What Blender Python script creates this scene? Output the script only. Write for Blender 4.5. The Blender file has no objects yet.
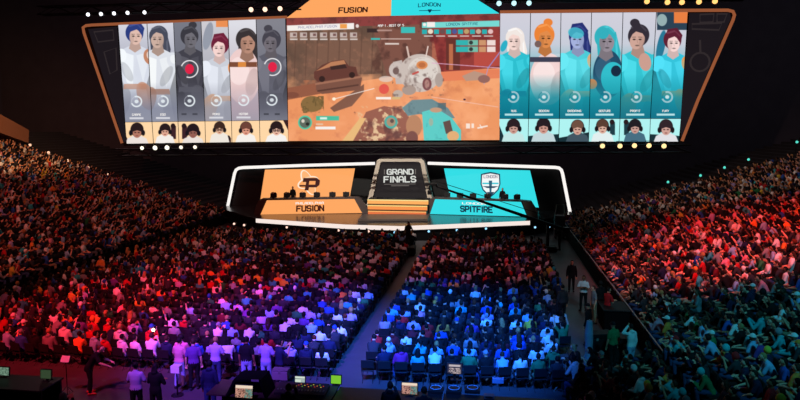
import bpy, bmesh, math, random
import numpy as np
from mathutils import Vector, Matrix

rnd = random.Random(7)
nrs = np.random.RandomState(11)
scene = bpy.context.scene
C = scene.collection

# ------------------------------------------------------------------ camera
FPX, YAW, PITCH = 660.0, math.radians(8.0), math.radians(6.05)
CAM = Vector((0.0, 0.0, 8.6))
FWD = Vector((-math.sin(YAW)*math.cos(PITCH), math.cos(YAW)*math.cos(PITCH), -math.sin(PITCH)))
RGT = Vector((math.cos(YAW), math.sin(YAW), 0.0))
UPV = RGT.cross(FWD)

def ray(px, py):
    return FWD + RGT*((px-400.0)/FPX) + UPV*((200.0-py)/FPX)
def on_z(px, py, z=0.0):
    r = ray(px, py); return CAM + r*((z-CAM.z)/r.z)
def on_plane(px, py, pl):
    r = ray(px, py); p0, n = pl
    return CAM + r*((p0-CAM).dot(n)/r.dot(n))
def project(p):
    v = Vector(p)-CAM; d = v.dot(FWD)
    if d < 0.3: return None
    return 400+FPX*v.dot(RGT)/d, 200-FPX*v.dot(UPV)/d, d
def vplane(a, b):
    """vertical plane through two plan points, normal towards the audience"""
    a = Vector((a[0], a[1], 0)); b = Vector((b[0], b[1], 0))
    d = (b-a).normalized(); n = Vector((d.y, -d.x, 0))
    if n.y > 0: n = -n
    return (a, n)
def shift(pl, k):
    return (pl[0]+pl[1]*k, pl[1])

cam_data = bpy.data.cameras.new('camera'); cam = bpy.data.objects.new('camera', cam_data); C.objects.link(cam)
cam_data.sensor_width = 36.0; cam_data.lens = 36.0*FPX/800.0; cam_data.clip_end = 400
M3 = Matrix((RGT, UPV, -FWD)).transposed()
cam.matrix_world = Matrix.Translation(CAM) @ M3.to_4x4()
scene.camera = cam

# ------------------------------------------------------------------ materials
def lin(c):
    return tuple(((x/255.0)/12.92 if x/255.0 <= .04045 else ((x/255.0+.055)/1.055)**2.4) for x in c[:3])
MATS = {}
def mat(name, rgb, rough=.7, metal=0.0, emit=None, strength=1.0, bump=0.0, bscale=30.0, spec=.3):
    if name in MATS: return MATS[name]
    m = bpy.data.materials.new(name); m.use_nodes = True
    nt = m.node_tree; b = nt.nodes['Principled BSDF']
    b.inputs['Base Color'].default_value = (*lin(rgb), 1); b.inputs['Roughness'].default_value = rough
    b.inputs['Metallic'].default_value = metal; b.inputs['Specular IOR Level'].default_value = spec
    if emit is not None:
        b.inputs['Emission Color'].default_value = (*lin(emit), 1); b.inputs['Emission Strength'].default_value = strength
    if bump:
        tc = nt.nodes.new('ShaderNodeTexCoord'); ns = nt.nodes.new('ShaderNodeTexNoise'); bp = nt.nodes.new('ShaderNodeBump')
        ns.inputs['Scale'].default_value = bscale; bp.inputs['Strength'].default_value = bump
        nt.links.new(tc.outputs['Object'], ns.inputs['Vector']); nt.links.new(ns.outputs['Fac'], bp.inputs['Height'])
        nt.links.new(bp.outputs['Normal'], b.inputs['Normal'])
    MATS[name] = m
    return m
def noise_mat(name, rgb1, rgb2, scale=1.0, rough=.7, spec=.3):
    m = mat(name, rgb1, rough, spec=spec)
    nt = m.node_tree; b = nt.nodes['Principled BSDF']
    tc = nt.nodes.new('ShaderNodeTexCoord'); ns = nt.nodes.new('ShaderNodeTexNoise'); mx = nt.nodes.new('ShaderNodeMix')
    mx.data_type = 'RGBA'; ns.inputs['Scale'].default_value = scale; ns.inputs['Detail'].default_value = 6
    mx.inputs[6].default_value = (*lin(rgb1), 1); mx.inputs[7].default_value = (*lin(rgb2), 1)
    nt.links.new(tc.outputs['Object'], ns.inputs['Vector']); nt.links.new(ns.outputs['Fac'], mx.inputs[0])
    nt.links.new(mx.outputs[2], b.inputs['Base Color'])
    return m
def attr_mat(name, emission=False, strength=1.0):
    m = bpy.data.materials.new(name); m.use_nodes = True; nt = m.node_tree; b = nt.nodes['Principled BSDF']
    a = nt.nodes.new('ShaderNodeAttribute'); a.attribute_name = 'Col'
    if emission:
        b.inputs['Base Color'].default_value = (.01, .01, .012, 1); b.inputs['Roughness'].default_value = .5
        nt.links.new(a.outputs['Color'], b.inputs['Emission Color']); b.inputs['Emission Strength'].default_value = strength
        b.inputs['Specular IOR Level'].default_value = .1
    else:
        nt.links.new(a.outputs['Color'], b.inputs['Base Color']); b.inputs['Roughness'].default_value = .85
        b.inputs['Specular IOR Level'].default_value = .15
    return m
def glow(name, rgb, s=1.0):
    return mat(name, (6, 6, 6), .5, emit=rgb, strength=s, spec=.1)
BLACK = mat('black_paint', (17, 17, 19), .6)
DARK = mat('dark_metal', (32, 32, 36), .45, .6)
DRAPE = mat('black_drape', (14, 14, 16), .95, bump=.3, bscale=8, spec=.05)
GREY = mat('grey_metal', (150, 142, 132), .5, .3)
SCREEN = attr_mat('screen_picture', True, 1.0)
WHITE_LIGHT = glow('white_light_tube', (255, 250, 246), 1.0)
ORANGE_LED = glow('orange_led', (255, 168, 98), 1.0)
CYAN_LED = glow('cyan_led', (52, 222, 230), 1.0)

# ------------------------------------------------------------------ mesh helper
class MB:
    def __init__(self): self.v = []; self.f = []
    def add(self, vs, fs):
        o = len(self.v); self.v += [tuple(p) for p in vs]; self.f += [tuple(i+o for i in f) for f in fs]; return self
    def box(self, c, s, rz=0.0, rx=0.0):
        R = Matrix.Rotation(rz, 3, 'Z') @ Matrix.Rotation(rx, 3, 'X'); c = Vector(c)
        vs = [c + R @ Vector((s[0]*.5*a, s[1]*.5*b, s[2]*.5*d)) for a in (-1, 1) for b in (-1, 1) for d in (-1, 1)]
        return self.add(vs, [(0, 1, 3, 2), (4, 6, 7, 5), (0, 4, 5, 1), (2, 3, 7, 6), (0, 2, 6, 4), (1, 5, 7, 3)])
    def bbox(self, c, s, r=.02, rz=0.0, rx=0.0):
        """box with bevelled edges"""
        bm = bmesh.new(); bmesh.ops.create_cube(bm, size=1)
        for v in bm.verts: v.co = Vector((v.co.x*s[0], v.co.y*s[1], v.co.z*s[2]))
        bmesh.ops.bevel(bm, geom=bm.edges[:], offset=min(r, .45*min(s)), segments=2, affect='EDGES', profile=.5)
        R = Matrix.Rotation(rz, 3, 'Z') @ Matrix.Rotation(rx, 3, 'X'); c = Vector(c)
        bm.verts.index_update()
        self.add([c + R @ v.co for v in bm.verts], [[v.index for v in f.verts] for f in bm.faces]); bm.free(); return self
    def tube(self, pts, r, seg=8, closed=False):
        pts = [Vector(p) for p in pts]; n = len(pts)
        rs = r if isinstance(r, (list, tuple)) else [r]*n
        vs = []; prev = None
        for i, p in enumerate(pts):
            if closed: d = pts[(i+1) % n]-pts[i-1]
            else: d = pts[min(i+1, n-1)]-pts[max(i-1, 0)]
            d.normalize()
            if prev is None:
                a = Vector((0, 0, 1)) if abs(d.z) < .9 else Vector((1, 0, 0))
            else: a = prev
            u = (a - d*a.dot(d)).normalized(); w = d.cross(u); prev = u
            vs += [p + (u*math.cos(2*math.pi*k/seg)+w*math.sin(2*math.pi*k/seg))*rs[i] for k in range(seg)]
        fs = []
        for i in range(n if closed else n-1):
            j = (i+1) % n
            fs += [(i*seg+k, i*seg+(k+1) % seg, j*seg+(k+1) % seg, j*seg+k) for k in range(seg)]
        if not closed: fs += [tuple(range(seg))[::-1], tuple((n-1)*seg+k for k in range(seg))]
        return self.add(vs, fs)
    def ring_pts(self, c, axis, r):
        pass
    def cyl(self, a, b, r, seg=12): return self.tube([a, b], r, seg)
    def prism(self, pts, off):
        """polygon extruded by vector off"""
        n = len(pts); off = Vector(off); pts = [Vector(p) for p in pts]
        return self.add(pts + [p+off for p in pts], [tuple(range(n)), tuple(range(2*n-1, n-1, -1))] + [(i, i+n, (i+1) % n+n, (i+1) % n) for i in range(n)])
    def sphere(self, c, r, s=(1, 1, 1), nu=10, nv=7):
        vs = [(c[0], c[1], c[2]+r*s[2])]; fs = []
        for i in range(1, nv):
            t = math.pi*i/nv
            vs += [(c[0]+r*s[0]*math.sin(t)*math.cos(2*math.pi*k/nu), c[1]+r*s[1]*math.sin(t)*math.sin(2*math.pi*k/nu), c[2]+r*s[2]*math.cos(t)) for k in range(nu)]
        vs.append((c[0], c[1], c[2]-r*s[2])); e = len(vs)-1
        fs += [(0, 1+k, 1+(k+1) % nu) for k in range(nu)]
        for i in range(nv-2):
            a = 1+i*nu; fs += [(a+k, a+nu+k, a+nu+(k+1) % nu, a+(k+1) % nu) for k in range(nu)]
        a = 1+(nv-2)*nu; fs += [(a+k, e, a+(k+1) % nu) for k in range(nu)]
        return self.add(vs, fs)
    def mesh(self, name, m, smooth=False):
        me = bpy.data.meshes.new(name); me.from_pydata(self.v, [], self.f)
        bm = bmesh.new(); bm.from_mesh(me); bmesh.ops.recalc_face_normals(bm, faces=bm.faces[:]); bm.to_mesh(me); bm.free()
        if m is not None: me.materials.append(m)
        if smooth:
            for p in me.polygons: p.use_smooth = True
        return me
    def build(self, name, m, parent=None, smooth=False, label=None):
        o = bpy.data.objects.new(name, self.mesh(name, m, smooth)); C.objects.link(o)
        if parent is not None: put_under(o, parent)
        if label: o['label'] = label
        return o
def put_under(o, parent):
    o.parent = parent; o.matrix_parent_inverse = parent_world(parent).inverted()
def parent_world(p):
    m = p.matrix_basis.copy()
    if p.parent is not None: m = parent_world(p.parent) @ p.matrix_parent_inverse @ m
    return m
def thing(name, label, cat, loc=(0, 0, 0), rz=0.0, group=None):
    o = bpy.data.objects.new(name, None); o.empty_display_size = .2; C.objects.link(o)
    o.location = loc; o.rotation_euler = (0, 0, rz); tag(o, label, cat, group); return o
def tag(o, label, cat, group=None, kind=None):
    if label: o['label'] = label
    if cat: o['category'] = cat
    if group: o['group'] = group
    if kind: o['kind'] = kind
    return o
def struct(o):
    o['kind'] = 'structure'; return o
def child(parent, name, mb, m, smooth=False, label=None):
    """mesh given in the parent's own coordinates"""
    o = bpy.data.objects.new(name, mb.mesh(name, m, smooth)); C.objects.link(o); o.parent = parent
    if label: o['label'] = label
    return o

# ------------------------------------------------------------------ stroke lettering
G = {'A': ['0,0 0,4 1,6 3,6 4,4 4,0', '0,2.4 4,2.4'], 'B': ['0,0 0,6 3.3,6 4,5 4,4 3.3,3.2 0,3.2', '3.3,3.2 4,2.2 4,1 3.3,0 0,0'],
     'C': ['4,5 3.2,6 .8,6 0,5 0,1 .8,0 3.2,0 4,1'], 'D': ['0,0 0,6 3,6 4,5 4,1 3,0 0,0'], 'E': ['4,6 0,6 0,0 4,0', '0,3 3.2,3'],
     'F': ['4,6 0,6 0,0', '0,3 3.2,3'], 'G': ['4,5 3.2,6 .8,6 0,5 0,1 .8,0 4,0 4,3 2.2,3'], 'H': ['0,0 0,6', '4,0 4,6', '0,3 4,3'],
     'I': ['2,0 2,6'], 'L': ['0,6 0,0 4,0'], 'M': ['0,0 0,6 2,3 4,6 4,0'], 'N': ['0,0 0,6 4,0 4,6'],
     'O': ['.8,0 3.2,0 4,1 4,5 3.2,6 .8,6 0,5 0,1 .8,0'], 'P': ['0,0 0,6 3.2,6 4,5 4,3.6 3.2,2.6 0,2.6'], 'R': ['0,0 0,6 3.2,6 4,5 4,3.8 3.2,2.8 0,2.8', '2,2.8 4,0'],
     'Q': ['.8,0 3.2,0 4,1 4,5 3.2,6 .8,6 0,5 0,1 .8,0', '2.6,1.6 4,0'], 'K': ['0,0 0,6', '4,6 0,2.6', '1.4,3.6 4,0'], 'Y': ['0,6 2,3 4,6', '2,3 2,0'],
     'S': ['4,5 3.2,6 .8,6 0,5 0,4 .8,3 3.2,3 4,2 4,1 3.2,0 .8,0 0,1'], 'T': ['0,6 4,6', '2,6 2,0'], 'U': ['0,6 0,1 .8,0 3.2,0 4,1 4,6'],
     'V': ['0,6 2,0 4,6'], 'W': ['0,6 1,0 2,4 3,0 4,6'], 'X': ['0,0 4,6', '0,6 4,0'], 'Z': ['0,6 4,6 0,0 4,0'],
     '1': ['1,5 2,6 2,0'], '5': ['4,6 0,6 0,3.4 3.2,3.4 4,2.6 4,1 3.2,0 0,0'], '0': ['.8,0 3.2,0 4,1 4,5 3.2,6 .8,6 0,5 0,1 .8,0'],
     '2': ['0,5 .8,6 3.2,6 4,5 4,4 0,0 4,0'], ' ': [], '.': ['2,0 2,.6']}
def strokes(text, th=1.2, gap=1.6):
    """quads in a unit frame: x 0..1, y 0..1"""
    qs = []; x0 = 0.0
    for ch in text:
        w = {'I': 1.0, ' ': 2.0, '1': 2.2, '.': 1.0}.get(ch, 4.0)
        for pl in G.get(ch, []):
            pts = [tuple(map(float, a.split(','))) for a in pl.split()]
            if ch == 'I' or ch == '.': pts = [(p[0]-1.5, p[1]) for p in pts]
            if ch == '1': pts = [(p[0]-.4, p[1]) for p in pts]
            for (ax, ay), (bx, by) in zip(pts, pts[1:]):
                L = math.hypot(bx-ax, by-ay); ux, uy = (bx-ax)/L*th/2, (by-ay)/L*th/2
                e = .72
                ax2, ay2, bx2, by2 = ax-ux*e, ay-uy*e, bx+ux*e, by+uy*e
                qs.append([(x0+ax2-uy, ay2+ux), (x0+ax2+uy, ay2-ux), (x0+bx2+uy, by2-ux), (x0+bx2-uy, by2+ux)])
        x0 += w+gap
    W = x0-gap
    return [[((x+th/2)/(W+th), (y+th/2)/(6+th)) for x, y in q] for q in qs]
def text_mb(text, quad, pl, th=1.2, off=.03, arch=0.0):
    """lettering on plane pl: quad = pixel corners TL, TR, BR, BL"""
    tl, tr, br, bl = quad; mb = MB(); p2 = shift(pl, off)
    for k, q in enumerate(strokes(text, th)):
        pts = []
        for u, v in q:
            a = (tl[0]+(tr[0]-tl[0])*u, tl[1]+(tr[1]-tl[1])*u - arch*math.sin(math.pi*u)); b = (bl[0]+(br[0]-bl[0])*u, bl[1]+(br[1]-bl[1])*u - arch*math.sin(math.pi*u))
            pts.append(on_plane(b[0]+(a[0]-b[0])*v, b[1]+(a[1]-b[1])*v, p2))
        mb.add(pts, [(0, 1, 2, 3)])
    return mb
def rect_quad(x0, y0, x1, y1): return [(x0, y0), (x1, y0), (x1, y1), (x0, y1)]
def poly_mb(pts, pl, off=.02): return MB().add([on_plane(x, y, shift(pl, off)) for x, y in pts], [tuple(range(len(pts)))])
def slab_mb(pts, pl, depth): return MB().prism([on_plane(x, y, pl) for x, y in pts], -pl[1]*depth)

# ------------------------------------------------------------------ picture painter for the screens
class Pic:
    """a picture painted point by point on a panel; coordinates are the panel's own (x right, y down)"""
    def __init__(self, quad, res=2.0):
        self.q = quad; tl, tr, br, bl = quad
        w = max(abs(tr[0]-tl[0]), abs(br[0]-bl[0])); h = max(abs(bl[1]-tl[1]), abs(br[1]-tr[1]))
        self.nx = max(4, int(w*res)); self.ny = max(4, int(h*res))
        u = np.linspace(0, 1, self.nx)[None, :]; v = np.linspace(0, 1, self.ny)[:, None]
        self.X = (tl[0]+(tr[0]-tl[0])*u)*(1-v)+(bl[0]+(br[0]-bl[0])*u)*v
        self.Y = (tl[1]+(tr[1]-tl[1])*u)*(1-v)+(bl[1]+(br[1]-bl[1])*u)*v
        self.im = np.zeros((self.ny, self.nx, 3)); self.soft = 0.7/res
    def put(self, d, c, a=1.0):
        m = np.clip(.5-d/(2*self.soft), 0, 1)*a
        self.im = self.im*(1-m[..., None])+np.array(c, float)*m[..., None]
    def fill(self, c): self.im[:] = c
    def grad(self, y0, c0, y1, c1):
        t = np.clip((self.Y-y0)/(y1-y0), 0, 1)[..., None]; self.im = np.array(c0, float)*(1-t)+np.array(c1, float)*t
    def gradmask(self, y0, y1, c, a=1.0):
        t = (np.clip((self.Y-y0)/(y1-y0), 0, 1)*a)[..., None]; self.im = self.im*(1-t)+np.array(c, float)*t
    def ell(self, cx, cy, rx, ry, c, rot=0.0, a=1.0):
        cs, sn = math.cos(rot), math.sin(rot); x = self.X-cx; y = self.Y-cy; xx = x*cs+y*sn; yy = -x*sn+y*cs
        k = np.sqrt((xx/rx)**2+(yy/ry)**2); self.put((k-1)*min(rx, ry), c, a)
    def ring(self, cx, cy, r, w, c, a0=0.0, a1=360.0, a=1.0):
        x = self.X-cx; y = self.Y-cy; d = np.abs(np.hypot(x, y)-r)-w/2
        if a1-a0 < 359:
            an = np.degrees(np.arctan2(-y, x)) % 360; d = np.where(((an-a0) % 360) <= (a1-a0), d, 9)
        self.put(d, c, a)
    def line(self, x0, y0, x1, y1, w, c, a=1.0):
        dx, dy = x1-x0, y1-y0; t = np.clip(((self.X-x0)*dx+(self.Y-y0)*dy)/(dx*dx+dy*dy+1e-9), 0, 1)
        self.put(np.hypot(self.X-x0-t*dx, self.Y-y0-t*dy)-w/2, c, a)
    def poly(self, pts, c, a=1.0):
        ins = np.zeros(self.X.shape, bool); dist = np.full(self.X.shape, 1e9); n = len(pts)
        for i in range(n):
            (x0, y0), (x1, y1) = pts[i], pts[(i+1) % n]
            cr = ((y0 > self.Y) != (y1 > self.Y)); xi = x0+(self.Y-y0)*(x1-x0)/((y1-y0) if abs(y1-y0) > 1e-9 else 1e-9)
            ins ^= cr & (self.X < xi)
            dx, dy = x1-x0, y1-y0; t = np.clip(((self.X-x0)*dx+(self.Y-y0)*dy)/(dx*dx+dy*dy+1e-9), 0, 1)
            dist = np.minimum(dist, np.hypot(self.X-x0-t*dx, self.Y-y0-t*dy))
        self.put(np.where(ins, -dist, dist), c, a)
    def rect(self, x0, y0, x1, y1, c, a=1.0): self.poly(rect_quad(x0, y0, x1, y1), c, a)
    def field(self, scale, oct=3, seed=0):
        r = np.random.RandomState(seed); out = np.zeros(self.X.shape); amp = 1.0; tot = 0
        for o in range(oct):
            g = r.rand(64, 64); x = (self.X/scale*(2**o)) % 63; y = (self.Y/scale*(2**o)) % 63
            xi = np.floor(x).astype(int); yi = np.floor(y).astype(int); fx = x-xi; fy = y-yi
            fx = fx*fx*(3-2*fx); fy = fy*fy*(3-2*fy); x2 = (xi+1) % 64; y2 = (yi+1) % 64
            out += amp*((g[yi, xi]*(1-fx)+g[yi, x2]*fx)*(1-fy)+(g[y2, xi]*(1-fx)+g[y2, x2]*fx)*fy); tot += amp; amp *= .55
        return out/tot
    def tint(self, f, c, lo=.5, hi=.7, a=1.0, box=None):
        m = np.clip((f-lo)/(hi-lo), 0, 1)*a
        if box is not None: m = m*((self.X > box[0]) & (self.X < box[2]) & (self.Y > box[1]) & (self.Y < box[3]))
        self.im = self.im*(1-m[..., None])+np.array(c, float)*m[..., None]
    def build(self, name, pl, parent, off=.0):
        p0, n = shift(pl, off); p0 = np.array(p0); n = np.array(n); cam_ = np.array(CAM)
        R = np.array(FWD)[None, None]+np.array(RGT)[None, None]*((self.X-400)/FPX)[..., None]+np.array(UPV)[None, None]*((200-self.Y)/FPX)[..., None]
        t = ((p0-cam_)@n)/(R@n); P = (cam_+R*t[..., None]).reshape(-1, 3)
        nx, ny = self.nx, self.ny; i = np.arange(nx*ny).reshape(ny, nx)
        F = np.stack([i[:-1, :-1], i[1:, :-1], i[1:, 1:], i[:-1, 1:]], -1).reshape(-1, 4)
        me = raw_mesh(name, P, F); s = np.clip(self.im/255.0, 0, 1).reshape(-1, 3); L = np.where(s <= .04045, s/12.92, ((s+.055)/1.055)**2.4)
        set_col(me, L); me.materials.append(SCREEN)
        o = bpy.data.objects.new(name, me); C.objects.link(o); put_under(o, parent); return o
def raw_mesh(name, P, F):
    me = bpy.data.meshes.new(name); k = F.shape[1]
    me.vertices.add(len(P)); me.vertices.foreach_set('co', np.asarray(P, np.float32).ravel())
    me.loops.add(F.size); me.loops.foreach_set('vertex_index', np.asarray(F, np.int32).ravel())
    me.polygons.add(len(F)); me.polygons.foreach_set('loop_start', np.arange(0, F.size, k, dtype=np.int32))
    me.polygons.foreach_set('loop_total', np.full(len(F), k, np.int32))
    me.update(calc_edges=True); return me
def set_col(me, L):
    a = me.color_attributes.new('Col', 'FLOAT_COLOR', 'POINT')
    a.data.foreach_set('color', np.concatenate([L, np.ones((len(L), 1))], 1).astype(np.float32).ravel())
#PART2
# ================================================================== THE SETTING
FLOORM = noise_mat('dark_arena_floor', (60, 58, 62), (78, 75, 79), 2.0, .5, .35)
CONC = noise_mat('dark_concrete', (38, 36, 38), (50, 47, 48), 1.2, .9)
WALLM = noise_mat('dark_wall', (64, 58, 66), (80, 72, 80), .6, .95)
XL, XR, RAKE, ROWD = -24.4, 6.0, .29, .85
def build_box(name, c, s, m): return struct(MB().box(c, s).build(name, m))
build_box('floor', (-10, 30, -.1), (120, 110, .2), FLOORM)
build_box('ceiling', (-10, 30, 33), (120, 110, .4), WALLM)
build_box('wall_back', (-10, 82, 16), (120, .5, 33.5), WALLM)
build_box('wall_left', (-66, 30, 16), (.5, 110, 33.5), WALLM)
build_box('wall_right', (46, 30, 16), (.5, 110, 33.5), WALLM)
build_box('wall_front', (-10, -22, 16), (120, .5, 33.5), WALLM)
def zr(k): return .95+k*ROWD*RAKE
NROW = 27
def terrace(name, side):
    mb = MB(); y0, y1 = 8.0, 74.0
    for k in range(NROW+6):
        z = zr(k)-.45
        x0 = XR+k*ROWD if side > 0 else XL-k*ROWD
        x1 = x0+side*ROWD
        ya = y0 if side < 0 or k > 0 else y0
        mb.box(((x0+x1)/2, (ya+y1)/2, z/2), (ROWD, y1-ya, z))
    return struct(mb.build(name, CONC))
terrace('seating_tier_left', -1); terrace('seating_tier_right', 1)
# draped front barriers of both stands
bar = MB()
for k in range(12): bar.box((XR-.08, 24.6+k*2.9, .42), (.07, 2.88, .84))
rail = MB().tube([(XR-.08, 23.2, 1.0), (XR-.08, 58, 1.0)], .028, 6)
for k in range(13): rail.cyl((XR-.08, 23.2+k*2.9, .8), (XR-.08, 23.2+k*2.9, 1.0), .02, 5)
struct(rail.build('trim_4', mat('rail_metal', (140, 136, 138), .4, .6)))
struct(bar.build('trim_1', DRAPE))
bar = MB()
for k in range(16): bar.box((XL+.08, 12+k*2.9, .42), (.07, 2.88, .84))
struct(bar.build('trim_2', DRAPE))
# balcony ledge of the upper level, left
pb = vplane((-44.5, 40), (-44.5, 60)); pb = (Vector((-44.5, 50, 0)), Vector((1, 0, 0)))
struct(slab_mb([(-40, 92), (29, 130), (28.5, 143), (-40, 118)], pb, 5.0).build('trim_3', mat('balcony_front', (150, 105, 80), .8)))

# ================================================================== VIDEO WALL
VW = (Vector((0, 58, 0)), Vector((0, -1, 0)))
wall = thing('video_wall', 'huge hanging wide video wall with orange and grey portraits, game picture and turquoise portraits', 'screen', on_plane(393, 144, VW))
def uchild(parent, o): put_under(o, parent); return o
mb = slab_mb([(84, 26), (200, 20), (287, 16.5), (310, 0), (318, -8), (470, -8), (478, 0), (499, 12), (730, 10.5), (734, 14), (698, 100), (681, 143.5), (124, 146)], shift(VW, -.25), .9)
uchild(wall, mb.build('backing', BLACK))
TR = glow('amber_trim', (150, 84, 52), 1.0)
mb = MB(); mb.tube([on_plane(x, y, VW) for x, y in [(287, 17.2), (200, 20.5), (92, 25), (86, 25.6), (83, 27.5), (84, 33), (100, 79), (122, 143)]], .13, 8)
uchild(wall, mb.build('amber_trim', TR))
mb = MB(); mb.tube([on_plane(x, y, VW) for x, y in [(500, 12), (600, 10.8), (728, 10.2), (733, 11.5), (734.5, 15), (733, 20), (698, 100), (682, 141)]], .13, 8)
uchild(wall, mb.build('amber_trim', TR))
# header
h1 = uchild(wall, slab_mb([(318, -6), (391.5, -6), (391, 16), (286.5, 18), (310, 0)], shift(VW, .05), .2).build('header_panel', ORANGE_LED, label='orange header panel'))
h2 = uchild(wall, slab_mb([(391.5, -6), (469, -6), (478, 0), (499, 13.2), (391, 16)], shift(VW, .05), .2).build('header_panel', CYAN_LED, label='turquoise header panel'))
INK = glow('dark_ink', (58, 26, 20), 1.0); INKB = glow('dark_blue_ink', (10, 55, 85), 1.0)
uchild(h1, text_mb('FUSION', [(338.5, 7.3), (368, 6.8), (367.5, 12.3), (338, 13.4)], VW, 1.5, .09).build('lettering', INK))
uchild(h2, text_mb('LONDON', [(418, 3.4), (441, 3.2), (440.5, 7.0), (418, 7.4)], VW, 1.1, .09, .9).build('lettering', INKB))
mb = MB()
for q in ([(419, 10.4), (428, 10.2), (428, 10.9), (419, 11.0)], [(431.5, 10.2), (440.5, 10), (440.5, 10.6), (431.5, 10.9)], [(427.6, 9.4), (432, 9.3), (431, 11.6), (429.8, 13), (428.5, 11.7)]):
    mb.add([on_plane(x, y, shift(VW, .09)) for x, y in q], [tuple(range(len(q)))])
uchild(h2, mb.build('emblem', INKB))
# ---- game picture
Q = [(286.5, 18), (500, 13.5), (499.5, 140), (288.5, 141)]
p = Pic(Q, 2.2); p.fill((176, 104, 82)); f1 = p.field(26, 4, 1); f2 = p.field(9, 4, 2); f3 = p.field(5, 3, 3)
p.poly([(285, 10), (505, 10), (505, 34), (285, 34)], (140, 66, 64)); p.tint(f2, (96, 52, 50), .45, .75, .8, (285, 10, 505, 40))
p.poly([(287, 30), (372, 26), (392, 40), (392, 84), (287, 92)], (126, 92, 76)); p.tint(f1, (98, 76, 64), .4, .7, .9, (287, 26, 392, 92)); p.tint(f3, (160, 112, 90), .55, .8, .5, (287, 26, 392, 92))
for k in range(9): p.line(296+k*11, 30, 294+k*11, 84, 1.2, (92, 66, 56), .45)
p.poly([(372, 26), (432, 24), (432, 78), (388, 80)], (128, 84, 72)); p.tint(f2, (84, 54, 48), .5, .7, .7, (372, 24, 434, 80))
p.poly([(430, 20), (502, 16), (502, 66), (440, 74)], (150, 62, 58)); p.tint(f2, (112, 44, 46), .45, .7, .8, (430, 16, 502, 74)); p.rect(446, 38, 460, 70, (104, 52, 46)); p.rect(449, 44, 453, 70, (188, 110, 76)); p.rect(474, 52, 500, 66, (196, 82, 70), .8)
p.poly([(287, 92), (340, 84), (396, 76), (440, 72), (502, 68), (502, 142), (287, 142)], (238, 152, 100)); p.tint(f1, (250, 172, 122), .5, .75, .8, (287, 74, 502, 142)); p.tint(f2, (206, 122, 84), .55, .8, .6, (287, 80, 502, 142))
p.poly([(440, 72), (502, 69), (502, 78), (430, 82)], (232, 128, 90), .9)
p.poly([(287, 88), (322, 82), (330, 92), (287, 100)], (150, 92, 70)); p.ell(292, 95, 7, 3, (130, 78, 62))
p.poly([(330, 108), (364, 84), (364, 92), (352, 106), (334, 112)], (120, 82, 68), .9)          # shade side of the plinth
p.poly([(316, 80), (356, 72), (362, 78), (360, 90), (322, 94), (316, 90)], (126, 84, 70)); p.line(316, 84, 360, 77, 2, (164, 112, 90)); p.line(318, 91, 358, 85, 1.6, (92, 60, 52))
p.poly([(314, 72), (322, 65), (332, 61), (344, 59.5), (349, 66), (356, 67), (358, 76), (318, 82), (314, 78)], (104, 62, 54)); p.poly([(316, 71), (331, 62), (344, 60), (346, 64), (330, 67)], (190, 128, 92)); p.poly([(330, 66.5), (345, 64), (347, 68), (331, 70)], (66, 44, 42)); p.ell(322, 79, 3, 3, (56, 38, 36)); p.ell(352, 75, 3, 3, (56, 38, 36))
p.ell(312, 104, 11, 8, (138, 108, 66)); p.tint(f3, (98, 80, 48), .45, .65, .9, (301, 96, 324, 113)); p.tint(f3, (196, 158, 104), .62, .8, .7, (301, 96, 324, 113))
p.line(334, 99, 374, 88.5, .7, (250, 236, 226)); p.ell(334, 99, 1.8, 1.6, (255, 244, 220))
p.ell(384, 89, 5, 5, (226, 84, 72)); p.ell(386, 79, 7, 3, (225, 205, 195), 0, .8)
# lower debris and the arm piece
p.poly([(352, 141), (366, 112), (384, 106), (408, 110), (412, 141)], (150, 88, 70)); p.tint(f3, (232, 196, 152), .52, .7, .95, (354, 106, 412, 142)); p.tint(f2, (96, 52, 48), .55, .75, .9, (354, 106, 412, 142)); p.poly([(342, 141), (360, 118), (366, 118), (353, 141)], (232, 184, 120)); p.ell(391, 122, 6.6, 6.6, (70, 170, 158)); p.ell(391, 122, 4.4, 4.4, (168, 140, 112)); p.ell(392, 121, 2, 2, (90, 70, 66))
# a plain pale rounded machine
p.poly([(393, 62), (402, 60), (406, 84), (396, 84)], (196, 182, 176)); p.ell(396, 70, 7, 8, (206, 192, 186)); p.ell(396, 71, 3.2, 3.6, (120, 96, 92))
p.ell(420, 73, 21, 19, (204, 190, 182)); p.ell(423, 70, 15, 13, (222, 212, 204)); p.tint(f2, (150, 128, 120), .55, .75, .8, (405, 58, 436, 90)); p.ell(422, 65, 5.6, 4.2, (222, 140, 84)); p.ell(422, 65, 3.6, 2.6, (190, 112, 70)); p.ell(427, 84, 4.6, 6.5, (128, 74, 76)); p.ell(427, 84, 2.4, 4.4, (178, 130, 122)); p.line(409, 57, 407, 47, 1.8, (216, 190, 178)); p.line(426, 56, 428, 46.5, 1.2, (236, 214, 204)); p.line(413, 74, 418, 72, 2, (196, 84, 76)); p.ell(439, 80, 4, 7, (176, 160, 152)); p.ell(409, 90, 7, 5, (168, 148, 138)); p.ell(398, 94, 5, 4, (190, 172, 160)); p.tint(f3, (92, 70, 66), .6, .8, .6, (392, 58, 444, 98))
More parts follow.
